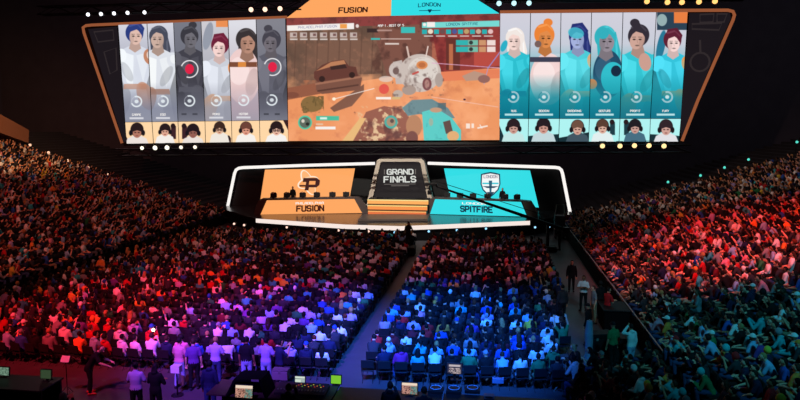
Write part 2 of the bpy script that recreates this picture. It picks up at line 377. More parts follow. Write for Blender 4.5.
# turquoise foreground piece
p.poly([(402, 108), (412, 100), (432, 99), (448, 108), (455, 118), (438, 120), (420, 114), (408, 116)], (104, 136, 142)); p.tint(f2, (70, 98, 108), .5, .7, .8, (408, 103, 446, 114)); p.ell(414, 126, 8, 11, (184, 128, 92)); p.ell(412, 138, 6, 7, (120, 70, 62))
p.poly([(422, 112), (436, 108), (452, 118), (461, 130), (461, 141), (424, 141)], (84, 202, 196)); p.tint(f2, (56, 160, 160), .5, .7, .7, (426, 112, 448, 139)); p.poly([(443, 122), (450, 120), (453, 132), (446, 134)], (92, 66, 60)); p.ell(453, 136, 6, 5, (226, 172, 116)); p.ell(431, 122, 2.2, 4, (150, 178, 160)); p.ell(436, 110, 6, 2.5, (196, 150, 120))
p.line(432, 63, 500, 68, .7, (226, 170, 200)); p.line(500, 52, 488, 68, .8, (150, 150, 220)); p.line(488, 68, 484, 84, .6, (160, 160, 220)); p.ell(464.5, 99.5, 1.2, .9, (60, 30, 60)); p.line(432, 97, 498, 107, .8, (246, 206, 200), .6)
p.poly([(462, 76), (474, 71), (486, 74), (482, 80), (466, 81)], (188, 150, 130)); p.ell(484, 79, 6, 4, (150, 104, 96))
# score bars, health bar and small marks of the game's display
WH = (246, 240, 236)
p.poly([(287, 25.5), (354, 23), (354, 29), (287, 31)], WH); p.rect(340, 24, 347, 28.5, (240, 160, 80)); p.rect(355, 23.5, 359, 28.5, (120, 70, 66)); p.ell(357.3, 26, 1.6, 1.8, (232, 220, 214))
for k in range(7): p.rect(290+k*10, 32.5, 297+k*10, 37.5, (206, 190, 184), .9); p.rect(293+k*10, 33.5, 296+k*10, 36, (104, 66, 64), .8); p.rect(290+k*10, 38.5, 297.5+k*10, 40, (224, 214, 208), .9)
p.rect(367, 28.5, 378, 32.5, (60, 44, 44)); p.rect(377, 29.6, 392, 31.2, (196, 160, 150), .8); p.rect(401, 27, 415, 33, (62, 190, 184)); p.rect(371, 38, 380, 39.8, (62, 190, 184)); p.rect(381, 38.4, 411, 39.4, (216, 190, 180), .9); p.rect(385, 43, 399, 44.6, (236, 224, 216), .9)
p.poly([(422, 22.5), (499.5, 20.5), (499.5, 26.5), (422, 28)], (120, 218, 212)); p.rect(427, 22, 435, 27, WH); p.ell(424.5, 24.6, 1.6, 1.6, WH)
for k in range(6): p.rect(422+k*12, 29.5, 427+k*12, 34, (44, 176, 178)); p.ell(430.5+k*12, 31.5, 2.6, 2.4, [(236, 220, 200), (110, 80, 80), (80, 90, 150), (190, 160, 110), (200, 170, 150), (230, 190, 190)][k]); p.rect(424+k*12, 35.5, 433+k*12, 36.6, (226, 216, 210), .9)
for yy in (40, 46.6): p.rect(456, yy, 468, yy+5.4, (52, 180, 178)); p.rect(468, yy, 478, yy+5.4, (120, 190, 170)); p.rect(479, yy, 486, yy+5.4, (206, 150, 110)); p.rect(487, yy, 495.5, yy+5.4, (240, 220, 214)); p.ell(471, yy+2.6, 2, 2, (50, 60, 60))
p.ell(305, 122.5, 7, 7, (86, 196, 160)); p.ell(305, 122.5, 5.4, 5.4, (96, 108, 96)); p.ell(303, 121, 1.6, 1.8, (220, 214, 200)); p.ell(307.5, 124, 1.8, 1.6, (40, 44, 40))
p.rect(316, 116, 339, 120.5, (74, 190, 156)); p.rect(320, 117.2, 327, 119.4, (220, 244, 232)); p.rect(315.5, 126.6, 335.5, 129.4, WH); p.rect(316, 123.4, 323, 125, (230, 206, 180), .8)
p.rect(376, 97, 391, 99.4, (250, 238, 230)); p.rect(392, 97, 400, 99.4, (214, 180, 120)); p.rect(466, 123.5, 470, 128.5, (250, 236, 226), .9); p.rect(471.5, 123.5, 474, 128, (250, 236, 226), .9); p.line(478, 128, 487, 126, 1.6, (250, 236, 226), .9); p.line(480, 125, 482, 128, 1, (250, 236, 226), .9)
game = p.build('game_panel', shift(VW, .06), wall)
TW = glow('white_text', (250, 246, 242), 1.0); TGRAY = glow('grey_text', (150, 150, 180), 1.0); TTEAL = glow('teal_text', (40, 110, 130), 1.0)
uchild(game, text_mb('MAP 1 - BEST OF 5'.replace('-', '.'), [(378, 24.6), (404, 24), (404, 26.3), (378, 26.9)], VW, 1.1, .1).build('lettering', TW))
uchild(game, text_mb('PHILADELPHIA FUSION', [(298, 26.2), (337, 24.8), (337, 27.4), (298, 28.8)], VW, 1.0, .1).build('lettering', TGRAY))
uchild(game, text_mb('LONDON SPITFIRE', [(446, 23), (478, 22.2), (478, 25), (446, 25.8)], VW, 1.0, .1).build('lettering', TTEAL))
# ---- portrait panels: plain generic busts in the teams' colours
def bust(p, hx, hy, hair, skin, body, acc, s=1.0, tilt=0.0, big=None, long_hair=False, extra=(), v=0):
    """a plain generic figure: hx, hy head centre; s size; big: a broad rounded mass in place of a slim torso"""
    s = s*1.18; dk = tuple(.66*c for c in body); lt = tuple(min(255, c+30) for c in body); r = np.random.RandomState(int(hx)); sk2 = tuple(.84*c for c in skin)
    k = [-1, 1][v % 2]; f = p.field(9, 3, int(hx) % 50); g = p.field(16, 2, int(hy*3) % 50); hl = tuple(min(255, c+34) for c in hair); sh = hy+11*s
    st = v % 3
    if long_hair or st == 1:      # hair falling behind one shoulder
        p.poly([(hx-6*s, hy-4*s), (hx+6*s, hy-5*s), (hx+9*s, hy+8*s), (hx+7*s, hy+20*s), (hx+3*s, hy+14*s), (hx-5*s, hy+9*s)], hair); p.line(hx+6*s, hy-2*s, hx+7*s, hy+14*s, 1.2*s, hl, .7)
    if big:
        p.ell(hx+big[0], hy+big[1], big[2], big[3], body); p.ell(hx+big[0]-4, hy+big[1]-5, big[2]*.6, big[3]*.5, lt, 0, .6); p.ell(hx+big[0]+9, hy+big[1]+6, 6, 14, dk, .2, .35)
    else:
        p.poly([(hx-15*s, sh+8*s), (hx-10*s, sh+3*s), (hx-8*s, sh+30*s), (hx-15*s, sh+50*s), (hx-19*s, sh+44*s)], dk); p.poly([(hx+15*s, sh+8*s), (hx+10*s, sh+3*s), (hx+8*s, sh+30*s), (hx+15*s, sh+50*s), (hx+19*s, sh+44*s)], dk)
        p.poly([(hx-4*s, sh-3*s), (hx+4*s, sh-3*s), (hx+12*s, sh+1*s), (hx+13*s, sh+10*s), (hx+8*s, sh+27*s), (hx+12*s, sh+70), (hx-12*s, sh+70), (hx-8*s, sh+27*s), (hx-13*s, sh+10*s), (hx-12*s, sh+1*s)], body)
        p.poly([(hx-7*s, sh+2*s), (hx-1*s, sh+4*s), (hx-1.5*s, sh+26*s), (hx-6*s, sh+24*s), (hx-9*s, sh+12*s)], lt, .8); p.poly([(hx+1*s, sh+4*s), (hx+8*s, sh+2*s), (hx+9*s, sh+12*s), (hx+6*s, sh+24*s)], lt, .45)
        p.ell(hx-11*s, sh+5*s, 4.6*s, 6*s, lt, .3); p.ell(hx+11*s, sh+5*s, 4.6*s, 6*s, acc if st == 0 else body, -.3); p.ell(hx+11*s, sh+4*s, 2.4*s, 3.2*s, lt, -.3, .6)
        p.ell(hx+k*6*s, sh+16*s, 3.2*s, 8*s, dk, .5*k, .45); p.poly([(hx-8*s, sh+25*s), (hx+8*s, sh+25*s), (hx+8.5*s, sh+29*s), (hx-8.5*s, sh+29*s)], acc, .85)
        p.ell(hx-k*8*s, sh+34*s, 6*s, 11*s, acc, .4*k, .8); p.ell(hx+k*9*s, sh+40*s, 5*s, 12*s, dk, -.3*k, .6)
    p.tint(g, lt, .5, .8, .3, (hx-15*s, sh, hx+15*s, sh+70))
    p.poly([(hx-2.6*s, hy+3*s), (hx+2.6*s, hy+3*s), (hx+4.5*s, hy+10*s), (hx, hy+13*s), (hx-4.5*s, hy+10*s)], sk2)
    p.ell(hx+.4*k*s, hy-1.6*s, 6.6*s, 7.2*s, hair, tilt+.15*k)
    if st == 2: p.ell(hx-2*k*s, hy-9.5*s, 3*s, 2.6*s, hair)
    if st == 0: p.poly([(hx-6*s, hy-3*s), (hx-4*s, hy-9.5*s), (hx+3*s, hy-10.5*s), (hx+7*s, hy-5*s), (hx+6*s, hy-1*s)], hair)
    p.ell(hx-.5*k*s, hy+1.0*s, 4.5*s, 6.2*s, skin, tilt); p.ell(hx+2.4*k*s, hy+2.6*s, 1.7*s, 4*s, sk2, tilt, .55)
    p.poly([(hx-5.4*s, hy-3.2*s), (hx-k*1.5*s-1*s, hy-6.4*s), (hx+5.2*s, hy-4*s), (hx+4.9*s, hy+.2*s), (hx+2.8*s, hy-2.9*s), (hx-k*1.2*s, hy-4.1*s), (hx-3.4*s, hy-2.4*s), (hx-5*s, hy+.6*s)], hair)
    p.line(hx-4*s, hy-6.6*s, hx+1*s, hy-8*s, 1.3*s, hl, .7); p.line(hx+2*s, hy-7.6*s, hx+5*s, hy-4.6*s, 1.0*s, hl, .5)
    e_ = tuple(.36*c for c in skin); hx2 = hx-.6*k*s
    p.ell(hx2-1.8*s, hy+.9*s, .95*s, .5*s, e_); p.ell(hx2+1.9*s, hy+.9*s, .95*s, .5*s, e_); p.line(hx2-2.8*s, hy-.5*s, hx2-.9*s, hy-.6*s, .5*s, e_, .6); p.line(hx2+.9*s, hy-.6*s, hx2+2.8*s, hy-.5*s, .5*s, e_, .6)
    p.line(hx2, hy+1*s, hx2+.3*s, hy+3*s, .5*s, sk2, .8); p.ell(hx2+.1*s, hy+4.7*s, 1.3*s, .5*s, tuple(.6*c for c in skin))
    for e in extra: getattr(p, e[0])(*e[1:])
LT = [118, 147, 173.5, 201, 228, 256, 285.5]; LH = [125, 152, 178, 205, 231.5, 259.5, 288]; LB = [126.5, 153.5, 179, 205.5, 232, 260, 288.5]
def ltop(x): return 25-(x-118)*7/168.0
def lhero(x): return 122-(x-125)*2/163.0
def lbot(x): return 143.6-(x-126)*2.2/162.0
RT = [500, 530.6, 561, 591.6, 623, 656.4, 688]; RH = [499, 528.6, 559.4, 589.4, 620, 650.4, 681]; RB = [499, 528, 558.6, 588.6, 619, 649.6, 679]
GREYB = (206, 211, 222)
LEFT = [
 dict(bg=((214, 215, 226), (126, 130, 150)), b=(135, 35, (44, 62, 128), (226, 190, 176), (216, 221, 233), (196, 134, 104), 1.15)),
 dict(bg=((214, 215, 226), (126, 130, 150)), b=(158, 38, (72, 76, 92), (206, 176, 162), (222, 226, 234), (172, 116, 88), 1.2)),
 dict(bg=((120, 122, 134), (98, 100, 114)), b=(190, 38, (58, 58, 66), (112, 110, 118), (66, 66, 76), (88, 88, 98), 1.15), red=(189.5, 69, 5)),
 dict(bg=((206, 204, 210), (150, 152, 166)), b=(219.5, 47, (112, 34, 58), (248, 214, 208), (204, 208, 218), (238, 152, 86), 1.15), ex=[('rect', 216, 15, 232, 27, (236, 144, 84)), ('ell', 208, 36, 4.5, 14, (150, 156, 170), .2)], under=True),
 dict(bg=((222, 222, 230), (176, 160, 172)), b=(247, 42, (58, 52, 54), (186, 140, 120), (238, 206, 204), (130, 78, 54), 1.35), big=(-4, 34, 17, 28), ex=[('rect', 229, 62, 257, 67, (126, 76, 56)), ('rect', 238, 62, 246, 67, (222, 140, 66))]),
 dict(bg=((132, 132, 142), (100, 102, 116)), b=(271, 42, (70, 68, 78), (116, 110, 118), (94, 94, 106), (80, 80, 90), 1.2), red=(272.5, 67, 5)),
]
RIGHT = [
 dict(b=(514.5, 40, (242, 232, 226), (246, 216, 208), (46, 192, 208), (20, 92, 128), 1.2), ex=[('ell', 504, 46, 3, 6, (44, 176, 200), .4)]),
 dict(b=(545, 37, (236, 132, 56), (226, 140, 76), (242, 210, 208), (60, 62, 78), 1.3), big=(3, 42, 18, 26), ex=[('rect', 530, 57, 562, 62, (62, 64, 84)), ('ell', 538, 44, 3.4, 3.4, (120, 96, 92))]),
 dict(b=(578, 38, (40, 50, 116), (166, 178, 222), (76, 204, 216), (224, 170, 120), 1.25), lh=True, ex=[('ell', 576, 33, 8, 5.5, (70, 190, 206), .2, .85)]),
 dict(b=(606, 40, (52, 180, 192), (150, 140, 150), (34, 76, 104), (236, 132, 70), 1.4), big=(2, 34, 15, 24), ex=[('ell', 603, 33, 6, 6, (52, 176, 190)), ('ell', 613, 78, 12, 16, (50, 190, 204)), ('ell', 616, 71, 5, 5.5, (24, 44, 66)), ('ell', 592, 84, 5, 5, (236, 132, 70))]),
 dict(b=(638, 38, (52, 46, 56), (208, 166, 152), (52, 196, 210), (240, 148, 80), 1.35), tilt=.3, ex=[('ell', 636, 25, 4.5, 3.6, (52, 46, 56)), ('ell', 645, 62, 6, 9, (204, 158, 144), -.2)]),
 dict(b=(673, 42, (96, 32, 52), (248, 216, 212), (52, 196, 220), (240, 146, 72), 1.15), under=True, ex=[('rect', 657, 12, 689, 30, (44, 66, 84)), ('rect', 674, 12, 689, 23, (234, 128, 66)), ('ell', 662, 20, 5, 6, (150, 176, 178)), ('ell', 661, 46, 4, 16, (40, 120, 150), .2)]),
]
def icon(p, x, y, col, full=False):
    p.ring(x, y, 5.0, 1.4, (236, 246, 248), 200, 470); p.ring(x, y, 5.0, .8, col, 0, 360, .5); p.ell(x, y, 2.0, 1.8, (232, 240, 244), 0, .85)
NAMESL = ['CARPE', 'EQO', '', 'POKO', 'HOTBA', '']; NAMESR = ['NUS', 'BDOSIN', 'BIRDRING', 'GESTURE', 'PROFIT', 'FURY']
for k in range(6):
    d = LEFT[k]; q = [(LT[k]+.35, ltop(LT[k])), (LT[k+1]-.35, ltop(LT[k+1])), (LH[k+1]-.35, lhero(LH[k+1])), (LH[k]+.35, lhero(LH[k]))]
    p = Pic(q, 2.6); p.grad(24, d['bg'][0], 116, d['bg'][1])
    if d.get('under'):
        for e in d['ex']: getattr(p, e[0])(*e[1:])
    bust(p, *d['b'], v=k, big=d.get('big'), extra=() if d.get('under') else d.get('ex', ()))
    p.gradmask(82, 108, d['bg'][1], .85); p.gradmask(108, 122, (150, 152, 166), .5)
    cx = (LH[k]+LH[k+1])/2-2
    icon(p, cx, 101.5-k*.3, (210, 212, 222))
    if 'red' in d: r = d['red']; p.ell(r[0], r[1], 4.4, 5, (226, 36, 72)); p.ring(r[0], r[1], 8.4, 1.1, (240, 238, 240), 250, 520)
    if NAMESL[k]: p.rect(cx-7, 117.3-k*.2, cx+7, 119.2-k*.2, (226, 226, 232), .85)
    else: p.rect(cx-8, 113.2, cx-3, 115, (70, 72, 82)); p.rect(cx+3, 113.2, cx+8, 115, (70, 72, 82))
    o = p.build('portrait_panel', shift(VW, .06), wall); o['label'] = 'dimmed grey portrait panel with red disc' if 'red' in d else 'pale grey portrait panel'
    if NAMESL[k]: uchild(o, text_mb(NAMESL[k], rect_quad(cx-len(NAMESL[k])*.9, 113.6-k*.2, cx+len(NAMESL[k])*.9, 115.8-k*.2), VW, 1.2, .1).build('lettering', TW))
    d = RIGHT[k]; q = [(RT[k]+.35, 13.5-k*.25), (RT[k+1]-.35, 13.25-k*.25), (RH[k+1]-.35, 118.4), (RH[k]+.35, 118.4)]
    p = Pic(q, 2.6); p.grad(14, (210, 208, 220), 62, (196, 204, 216)); p.gradmask(44, 92, (44, 170, 182), .9)
    if d.get('under'):
        for e in d['ex']: getattr(p, e[0])(*e[1:])
    bust(p, *d['b'], v=k+1, big=d.get('big'), tilt=d.get('tilt', 0), long_hair=d.get('lh', False), extra=() if d.get('under') else d.get('ex', ()))
    p.gradmask(74, 98, (22, 148, 164), .82); p.gradmask(92, 118, (10, 104, 128), .75)
    cx = (RH[k]+RH[k+1])/2; icon(p, cx-.5+k*.4, 97, (20, 110, 130))
    p.rect(cx-9, 113.6, cx+9, 115.6, (200, 238, 240), .9)
    o = p.build('portrait_panel', shift(VW, .06), wall); o['label'] = 'turquoise portrait panel'
    uchild(o, text_mb(NAMESR[k], rect_quad(cx-len(NAMESR[k])*.85, 109.8, cx+len(NAMESR[k])*.85, 112), VW, 1.2, .1).build('lettering', TW))
def playercam(q, bg, corner, hair, skin, shirt, hx, hy, s, glasses=False, behind=None):
    p = Pic(q, 2.6); p.fill(bg)
    x0, x1, y1 = q[0][0], q[1][0], q[2][1]
    if corner: p.poly(corner, (58, 34, 36) if bg[0] > 220 else (24, 48, 56))
    if behind: p.rect(behind[0]-2, behind[1], behind[0]+3, behind[1]+13, (60, 34, 40) if bg[0] > 220 else (30, 60, 70)); p.ell(behind[0], behind[1], 2.4, 2.6, (40, 26, 30))
    p.poly([(hx-13*s, y1+2), (hx-10*s, hy+8*s), (hx-4*s, hy+5*s), (hx+4*s, hy+5*s), (hx+10*s, hy+8*s), (hx+13*s, y1+2)], shirt)
    p.ell(hx, hy-1.5*s, 7*s, 7.4*s, (34, 24, 28)); p.ell(hx, hy-2.4*s, 6.2*s, 6*s, hair); p.ell(hx, hy+2.2*s, 4.4*s, 5*s, skin)
    p.ell(hx-6.6*s, hy+2*s, 1.9*s, 3*s, (26, 22, 28)); p.ell(hx+6.6*s, hy+2*s, 1.9*s, 3*s, (26, 22, 28))
    p.ell(hx-1.8*s, hy+1.6*s, 1.1*s, .6*s, (70, 44, 42)); p.ell(hx+1.8*s, hy+1.6*s, 1.1*s, .6*s, (70, 44, 42)); p.ell(hx, hy+5*s, 1.4*s, .6*s, (150, 84, 80))
    p.poly([(hx-5*s, hy-4*s), (hx+5*s, hy-4*s), (hx+4*s, hy+.4*s), (hx, hy-.8*s), (hx-4*s, hy+.6*s)], hair)
    if glasses: p.ring(hx-2*s, hy+1.6*s, 1.5*s, .5, (40, 26, 28)); p.ring(hx+2*s, hy+1.6*s, 1.5*s, .5, (40, 26, 28))
    return p.build('player_panel', shift(VW, .06), wall)
OB = (255, 216, 168); CB = (176, 244, 242); BK = (40, 28, 30); SK = (226, 170, 146)
specL = [(137, 131, .95, BK, (180, 120, 100), (236, 226, 220), False, None), (165, 130.5, .8, BK, SK, (244, 238, 232), False, (173, 126)), (193, 131.5, .9, (34, 24, 30), (150, 96, 84), (236, 226, 218), False, (184, 126)),
         (219.5, 128.5, .8, (60, 40, 34), (232, 184, 152), (240, 232, 222), True, (228, 138)), (246, 129, .85, (110, 66, 56), (226, 156, 132), (246, 240, 234), False, None), (276.5, 129, .9, BK, (240, 192, 168), (246, 242, 238), True, None)]
specR = [(513.5, 127, .95, (44, 32, 36), (206, 160, 146), (196, 232, 230), False, None), (543.5, 126.5, 1.0, (40, 30, 36), (210, 156, 142), (196, 216, 220), False, None), (577.5, 128, .95, (112, 80, 66), (214, 168, 150), (66, 86, 98), False, None),
         (602.5, 127, .92, (90, 62, 50), (222, 178, 158), (226, 240, 240), False, (612, 122)), (635, 127, .92, (32, 28, 34), (204, 160, 148), (70, 110, 130), False, (626, 122)), (666, 128, 1.0, (48, 36, 42), (210, 164, 152), (226, 226, 230), False, None)]
for k in range(6):
    a = specL[k]; q = [(LH[k]+.3, lhero(LH[k])+.4), (LH[k+1]-.3, lhero(LH[k+1])+.4), (LB[k+1]-.3, lbot(LB[k+1])), (LB[k]+.3, lbot(LB[k]))]
    cn = {0: [(126, 150), (126, 136), (133, 150)], 5: [(282, 118), (290, 118), (290, 134)], 3: None}.get(k)
    playercam(q, OB, cn, a[3], a[4], a[5], a[0], a[1], a[2], a[6], a[7])
    a = specR[k]; q = [(RH[k]+.3, 118.9), (RH[k+1]-.3, 118.9), (RB[k+1]-.3, 141.5), (RB[k]+.3, 141.5)]
    cn = {0: [(498, 122), (506, 142), (498, 142)], 1: [(527, 136), (560, 134), (560, 142), (527, 142)], 2: [(558, 138), (590, 132), (590, 142), (558, 142)], 5: [(648, 134), (682, 136), (682, 143), (648, 143)]}.get(k)
    playercam(q, CB, cn, a[3], a[4], a[5], a[0], a[1], a[2], a[6], a[7])
# dark graphic side panels, a faint glow added so they show
SP = glow('dim_screen_panel', (29, 24, 29), 1.0); SPI = glow('dim_screen_graphic', (48, 41, 43), 1.0)
for pts, lines in (([(88, 29), (116, 26.5), (125, 142), (123.5, 142)], [[(94, 32), (113, 30), (114, 40), (98, 42)], [(104, 52), (116, 48), (117, 70), (110, 74)]]),
                   ([(690, 13), (730, 12.5), (731, 18), (696, 100), (682, 140), (681, 120)], [[(700, 14.5), (714, 14), (713, 22), (700, 22.5)], [(717, 14), (727, 14), (724, 22), (717, 22)], [(692, 24), (722, 23), (719, 30), (692, 29)]])):
    o = uchild(wall, slab_mb(pts, shift(VW, .0), .2).build('side_panel', SP))
    mb = MB()
    for q in lines: mb.tube([on_plane(x, y, shift(VW, .04)) for x, y in q], .07, 4, True)
    if pts[0][0] > 400:
        c0 = on_plane(700, 62, shift(VW, .04)); mb.tube([c0+Vector((math.cos(a)*.75, 0, math.sin(a)*.75)) for a in [i*math.pi/8 for i in range(16)]], .08, 4, True); mb.tube([on_plane(700, 40, shift(VW, .04)), c0+Vector((0, 0, .75))], .08, 4)
    uchild(o, mb.build('graphic', SPI))
# ---- rigging above and lamps
def truss(name, a, b, s, label, cat):
    a, b = Vector(a), Vector(b); o = thing(name, label, cat, (a+b)/2); mb = MB(); d = (b-a).normalized(); up = Vector((0, 0, 1)); w = d.cross(up)
    offs = [up*s+w*s, up*s-w*s, -up*s+w*s, -up*s-w*s]
    for k, f in enumerate(offs): uchild(o, MB().tube([a+f, b+f], .06, 6).build('chord', DARK))
    n = int((b-a).length/1.6); mb = MB()
    for i in range(n):
        p0 = a+(b-a)*(i/n); p1 = a+(b-a)*((i+1)/n)
        for f, g in ((0, 2), (1, 3), (0, 1), (2, 3)): mb.tube([p0+offs[f if i % 2 else g], p1+offs[g if i % 2 else f]], .035, 4)
    uchild(o, mb.build('lattice', DARK)); return o
VR = shift(VW, 2.0)
def onx(px, py, pl): return on_plane(px, py, pl)
truss('lighting_truss', onx(40, 11, VR), onx(300, 4.5, VR), .35, 'black lattice truss over the grey portraits, white and warm lamps hanging from it', 'truss')
truss('lighting_truss', onx(485, -2.5, VR), onx(745, -5.0, VR), .35, 'black lattice truss over the turquoise portraits, amber and blue-white lamps hanging from it', 'truss')
truss('lighting_truss', onx(118, 152.5, VR), onx(690, 148.5, VR), .3, 'long black lattice truss below the video wall with small round lamps', 'truss')
LENS = {}
def stage_lamp(px, py, pl, col, r, label, group, strength=1.0, length=.5):
    c = onx(px, py, pl); o = thing('stage_spotlight', label, 'stage light', c, 0, group)
    child(o, 'housing', MB().tube([(0, .02, 0), (0, length*.6, .05), (0, length, .08)], [r*1.25, r*1.2, r*.8], 10), BLACK)
    child(o, 'lens', MB().tube([(0, -.03, 0), (0, .03, 0)], [r, r*1.02], 12), glow('lens_%d_%d_%d_%d' % (*col, int(strength*10)), col, strength))
    child(o, 'yoke', MB().tube([(-r*1.3, .2, 0), (-r*1.3, .2, r*2), (r*1.3, .2, r*2), (r*1.3, .2, 0)], .025, 5), DARK)
    return o
ORD = ['first', 'second', 'third', 'fourth', 'fifth', 'sixth', 'seventh', 'eighth', 'ninth', 'tenth', 'eleventh', 'twelfth', 'thirteenth', 'fourteenth', 'fifteenth', 'sixteenth', 'seventeenth', 'eighteenth', 'nineteenth', 'twentieth',
       'twenty-first', 'twenty-second', 'twenty-third', 'twenty-fourth', 'twenty-fifth', 'twenty-sixth', 'twenty-seventh', 'twenty-eighth', 'twenty-ninth', 'thirtieth', 'thirty-first', 'thirty-second', 'thirty-third', 'thirty-fourth', 'thirty-fifth', 'thirty-sixth', 'thirty-seventh', 'thirty-eighth', 'thirty-ninth', 'fortieth'] 
VL = shift(VW, 2.8)
for i, (x, y) in enumerate([(88, 14.5), (101, 14), (114, 13.4), (127.5, 12.8), (144.5, 12.4)]):
    stage_lamp(x, y, VL, (246, 246, 255), .16, 'white stage lamp above the grey portraits, %s from the outer end' % ORD[i], 'white lamps on the truss over the grey portraits', 2.0)
for i, (x, y) in enumerate([(251, 9.6), (265, 9.4), (280, 8.6)]):
    stage_lamp(x, y, VL, (255, 205, 178), .2, 'warm white stage lamp beside the orange header, %s of three' % ORD[i], 'warm lamps beside the orange header', 1.8)
for i, (x, y) in enumerate([(499, 3.4), (514, 3.2), (529, 3.0)]):
    stage_lamp(x, y, VL, (190, 240, 250), .2, 'blue-white stage lamp beside the turquoise header, %s of three from it' % ORD[i], 'blue-white lamps beside the turquoise header', 1.4)
for i, (x, y) in enumerate([(647, 1.4), (667.5, 2.2), (682, 2.2), (699, 1.8), (715, 1.2)]):
    stage_lamp(x, y, VL, (255, 190, 110), .2, 'amber stage lamp above the turquoise portraits, %s counted outwards' % ORD[i], 'amber lamps over the turquoise portraits', 1.6)
for i, (x, y) in enumerate([(142, 148), (155, 147.8), (167, 147.6), (181, 147.3), (195, 147.1)]):
    stage_lamp(x, y, VL, (255, 248, 226) if i < 3 else (240, 226, 206), .2 if i in (1, 2) else .16, 'white round lamp under the orange player pictures, %s from the outer end' % ORD[i], 'white lamps under the video wall', 1.6)
for i, (x, y) in enumerate([(602.5, 146), (620, 146), (634.5, 145.6), (649, 145.6), (664, 146)]):
    stage_lamp(x, y, VL, (255, 214, 150), .19, 'amber round lamp under the turquoise player pictures, %s counted outwards' % ORD[i], 'amber lamps under the video wall', 1.5)
# rail lights up the stair at the end of each stand
for i, (x, y) in enumerate([(30, 145), (48.5, 152.5), (68, 160.5), (88, 167.5), (107.5, 174.5)]):
    c = onx(x, y, (Vector((0, 57.9, 0)), Vector((0, -1, 0)))); o = thing('stair_light', 'warm stair light beyond the crowd under the balcony, %s from the top' % ORD[i], 'light', c, 0, 'warm lights up the stair past the crowd')
    child(o, 'lamp', MB().sphere((0, 0, 0), .13), glow('warm_dot', (255, 196, 160), 1.2)); child(o, 'post', MB().cyl((0, .1, -.9), (0, .1, 0), .03, 6), DARK)
for i, (x, y) in enumerate([(797, 142), (748.5, 159.5), (724.5, 167.5), (700.5, 175.5), (668, 182)]):
    c = onx(x, y, (Vector((0, 58.2, 0)), Vector((0, -1, 0)))); o = thing('stair_light', 'small teal stair light at the edge of the stand, %s from the top' % ORD[i], 'light', c, 0, 'teal lights up the stair at the edge of the stand')
    child(o, 'lamp', MB().sphere((0, 0, 0), .11), glow('teal_dot', (90, 226, 206), 1.0)); child(o, 'post', MB().cyl((0, .1, -.9), (0, .1, 0), .03, 6), DARK)

# ================================================================== STAGE
DZ = 1.2
front = [(256, 219), (300, 222), (345, 225), (400, 226.6), (450, 224.6), (500, 222.4), (530, 221.2)]
fp = [on_z(x, y, DZ) for x, y in front]
pin_l, pout_l = on_plane(375, 165, (Vector((0, 64, 0)), Vector((0, -1, 0)))), on_plane(226, 165, (Vector((0, 61.5, 0)), Vector((0, -1, 0))))
pin_r, pout_r = on_plane(428, 165, (Vector((0, 64, 0)), Vector((0, -1, 0)))), on_plane(571, 165, (Vector((0, 61.5, 0)), Vector((0, -1, 0))))
PL = vplane(pin_l, pout_l); PR = vplane(pin_r, pout_r)
st = thing('stage_platform', 'wide low stage with dark shiny deck and white glowing front edge', 'stage', (fp[3].x, 60, 0))
outline = [Vector((pout_l.x-.3, pout_l.y-1.5, DZ))]+fp+[Vector((pout_r.x+.3, pout_r.y-1.5, DZ)), Vector((pout_r.x+.3, 68, DZ)), Vector((pout_l.x-.3, 68, DZ))]
uchild(st, MB().prism([v-Vector((0, 0, .12)) for v in outline], (0, 0, .12)).build('deck', mat('shiny_deck', (38, 34, 36), .22, .0, spec=.5)))
uchild(st, MB().prism([Vector((v.x, v.y+.12, 0)) for v in outline], (0, 0, DZ-.13)).build('skirt', DRAPE))
mb = MB()
for a, b in zip(fp, fp[1:]):
    n = Vector((0, -.05, 0)); mb.prism([a+n+Vector((0, 0, .03)), b+n+Vector((0, 0, .03)), b+n-Vector((0, 0, .30)), a+n-Vector((0, 0, .30))], (0, .1, 0))
uchild(st, mb.build('edge_light', glow('edge_light', (255, 238, 230), .95)))
# white light frames around each team's half
def frame(px, pl, r, label):
    o = thing('light_frame', label, 'light frame', on_plane(px[-1][0], px[-1][1], pl))
    uchild(o, MB().tube([on_plane(x, y, pl) for x, y in px], r, 10).build('light_tube', WHITE_LIGHT, smooth=True)); return o
fl = frame([(375, 163.4), (310, 165.2), (243, 167.6), (238.5, 168.3), (236, 170), (234.5, 173.5), (225.5, 217)], PL, .145, 'white glowing tube frame around the orange team wall')
fr = frame([(428, 163.2), (500, 165.6), (555, 167.4), (559, 168), (561.3, 170), (562.5, 173.5), (571, 217)], PR, .145, 'white glowing tube frame around the turquoise team wall')
uchild(fl, slab_mb([(375, 165), (240, 169.5), (230, 215), (375, 212)], shift(PL, -.6), .3).build('back_panel', BLACK))
uchild(fr, slab_mb([(428, 165), (558, 169.5), (567, 215), (428, 212)], shift(PR, -.6), .3).build('back_panel', BLACK))
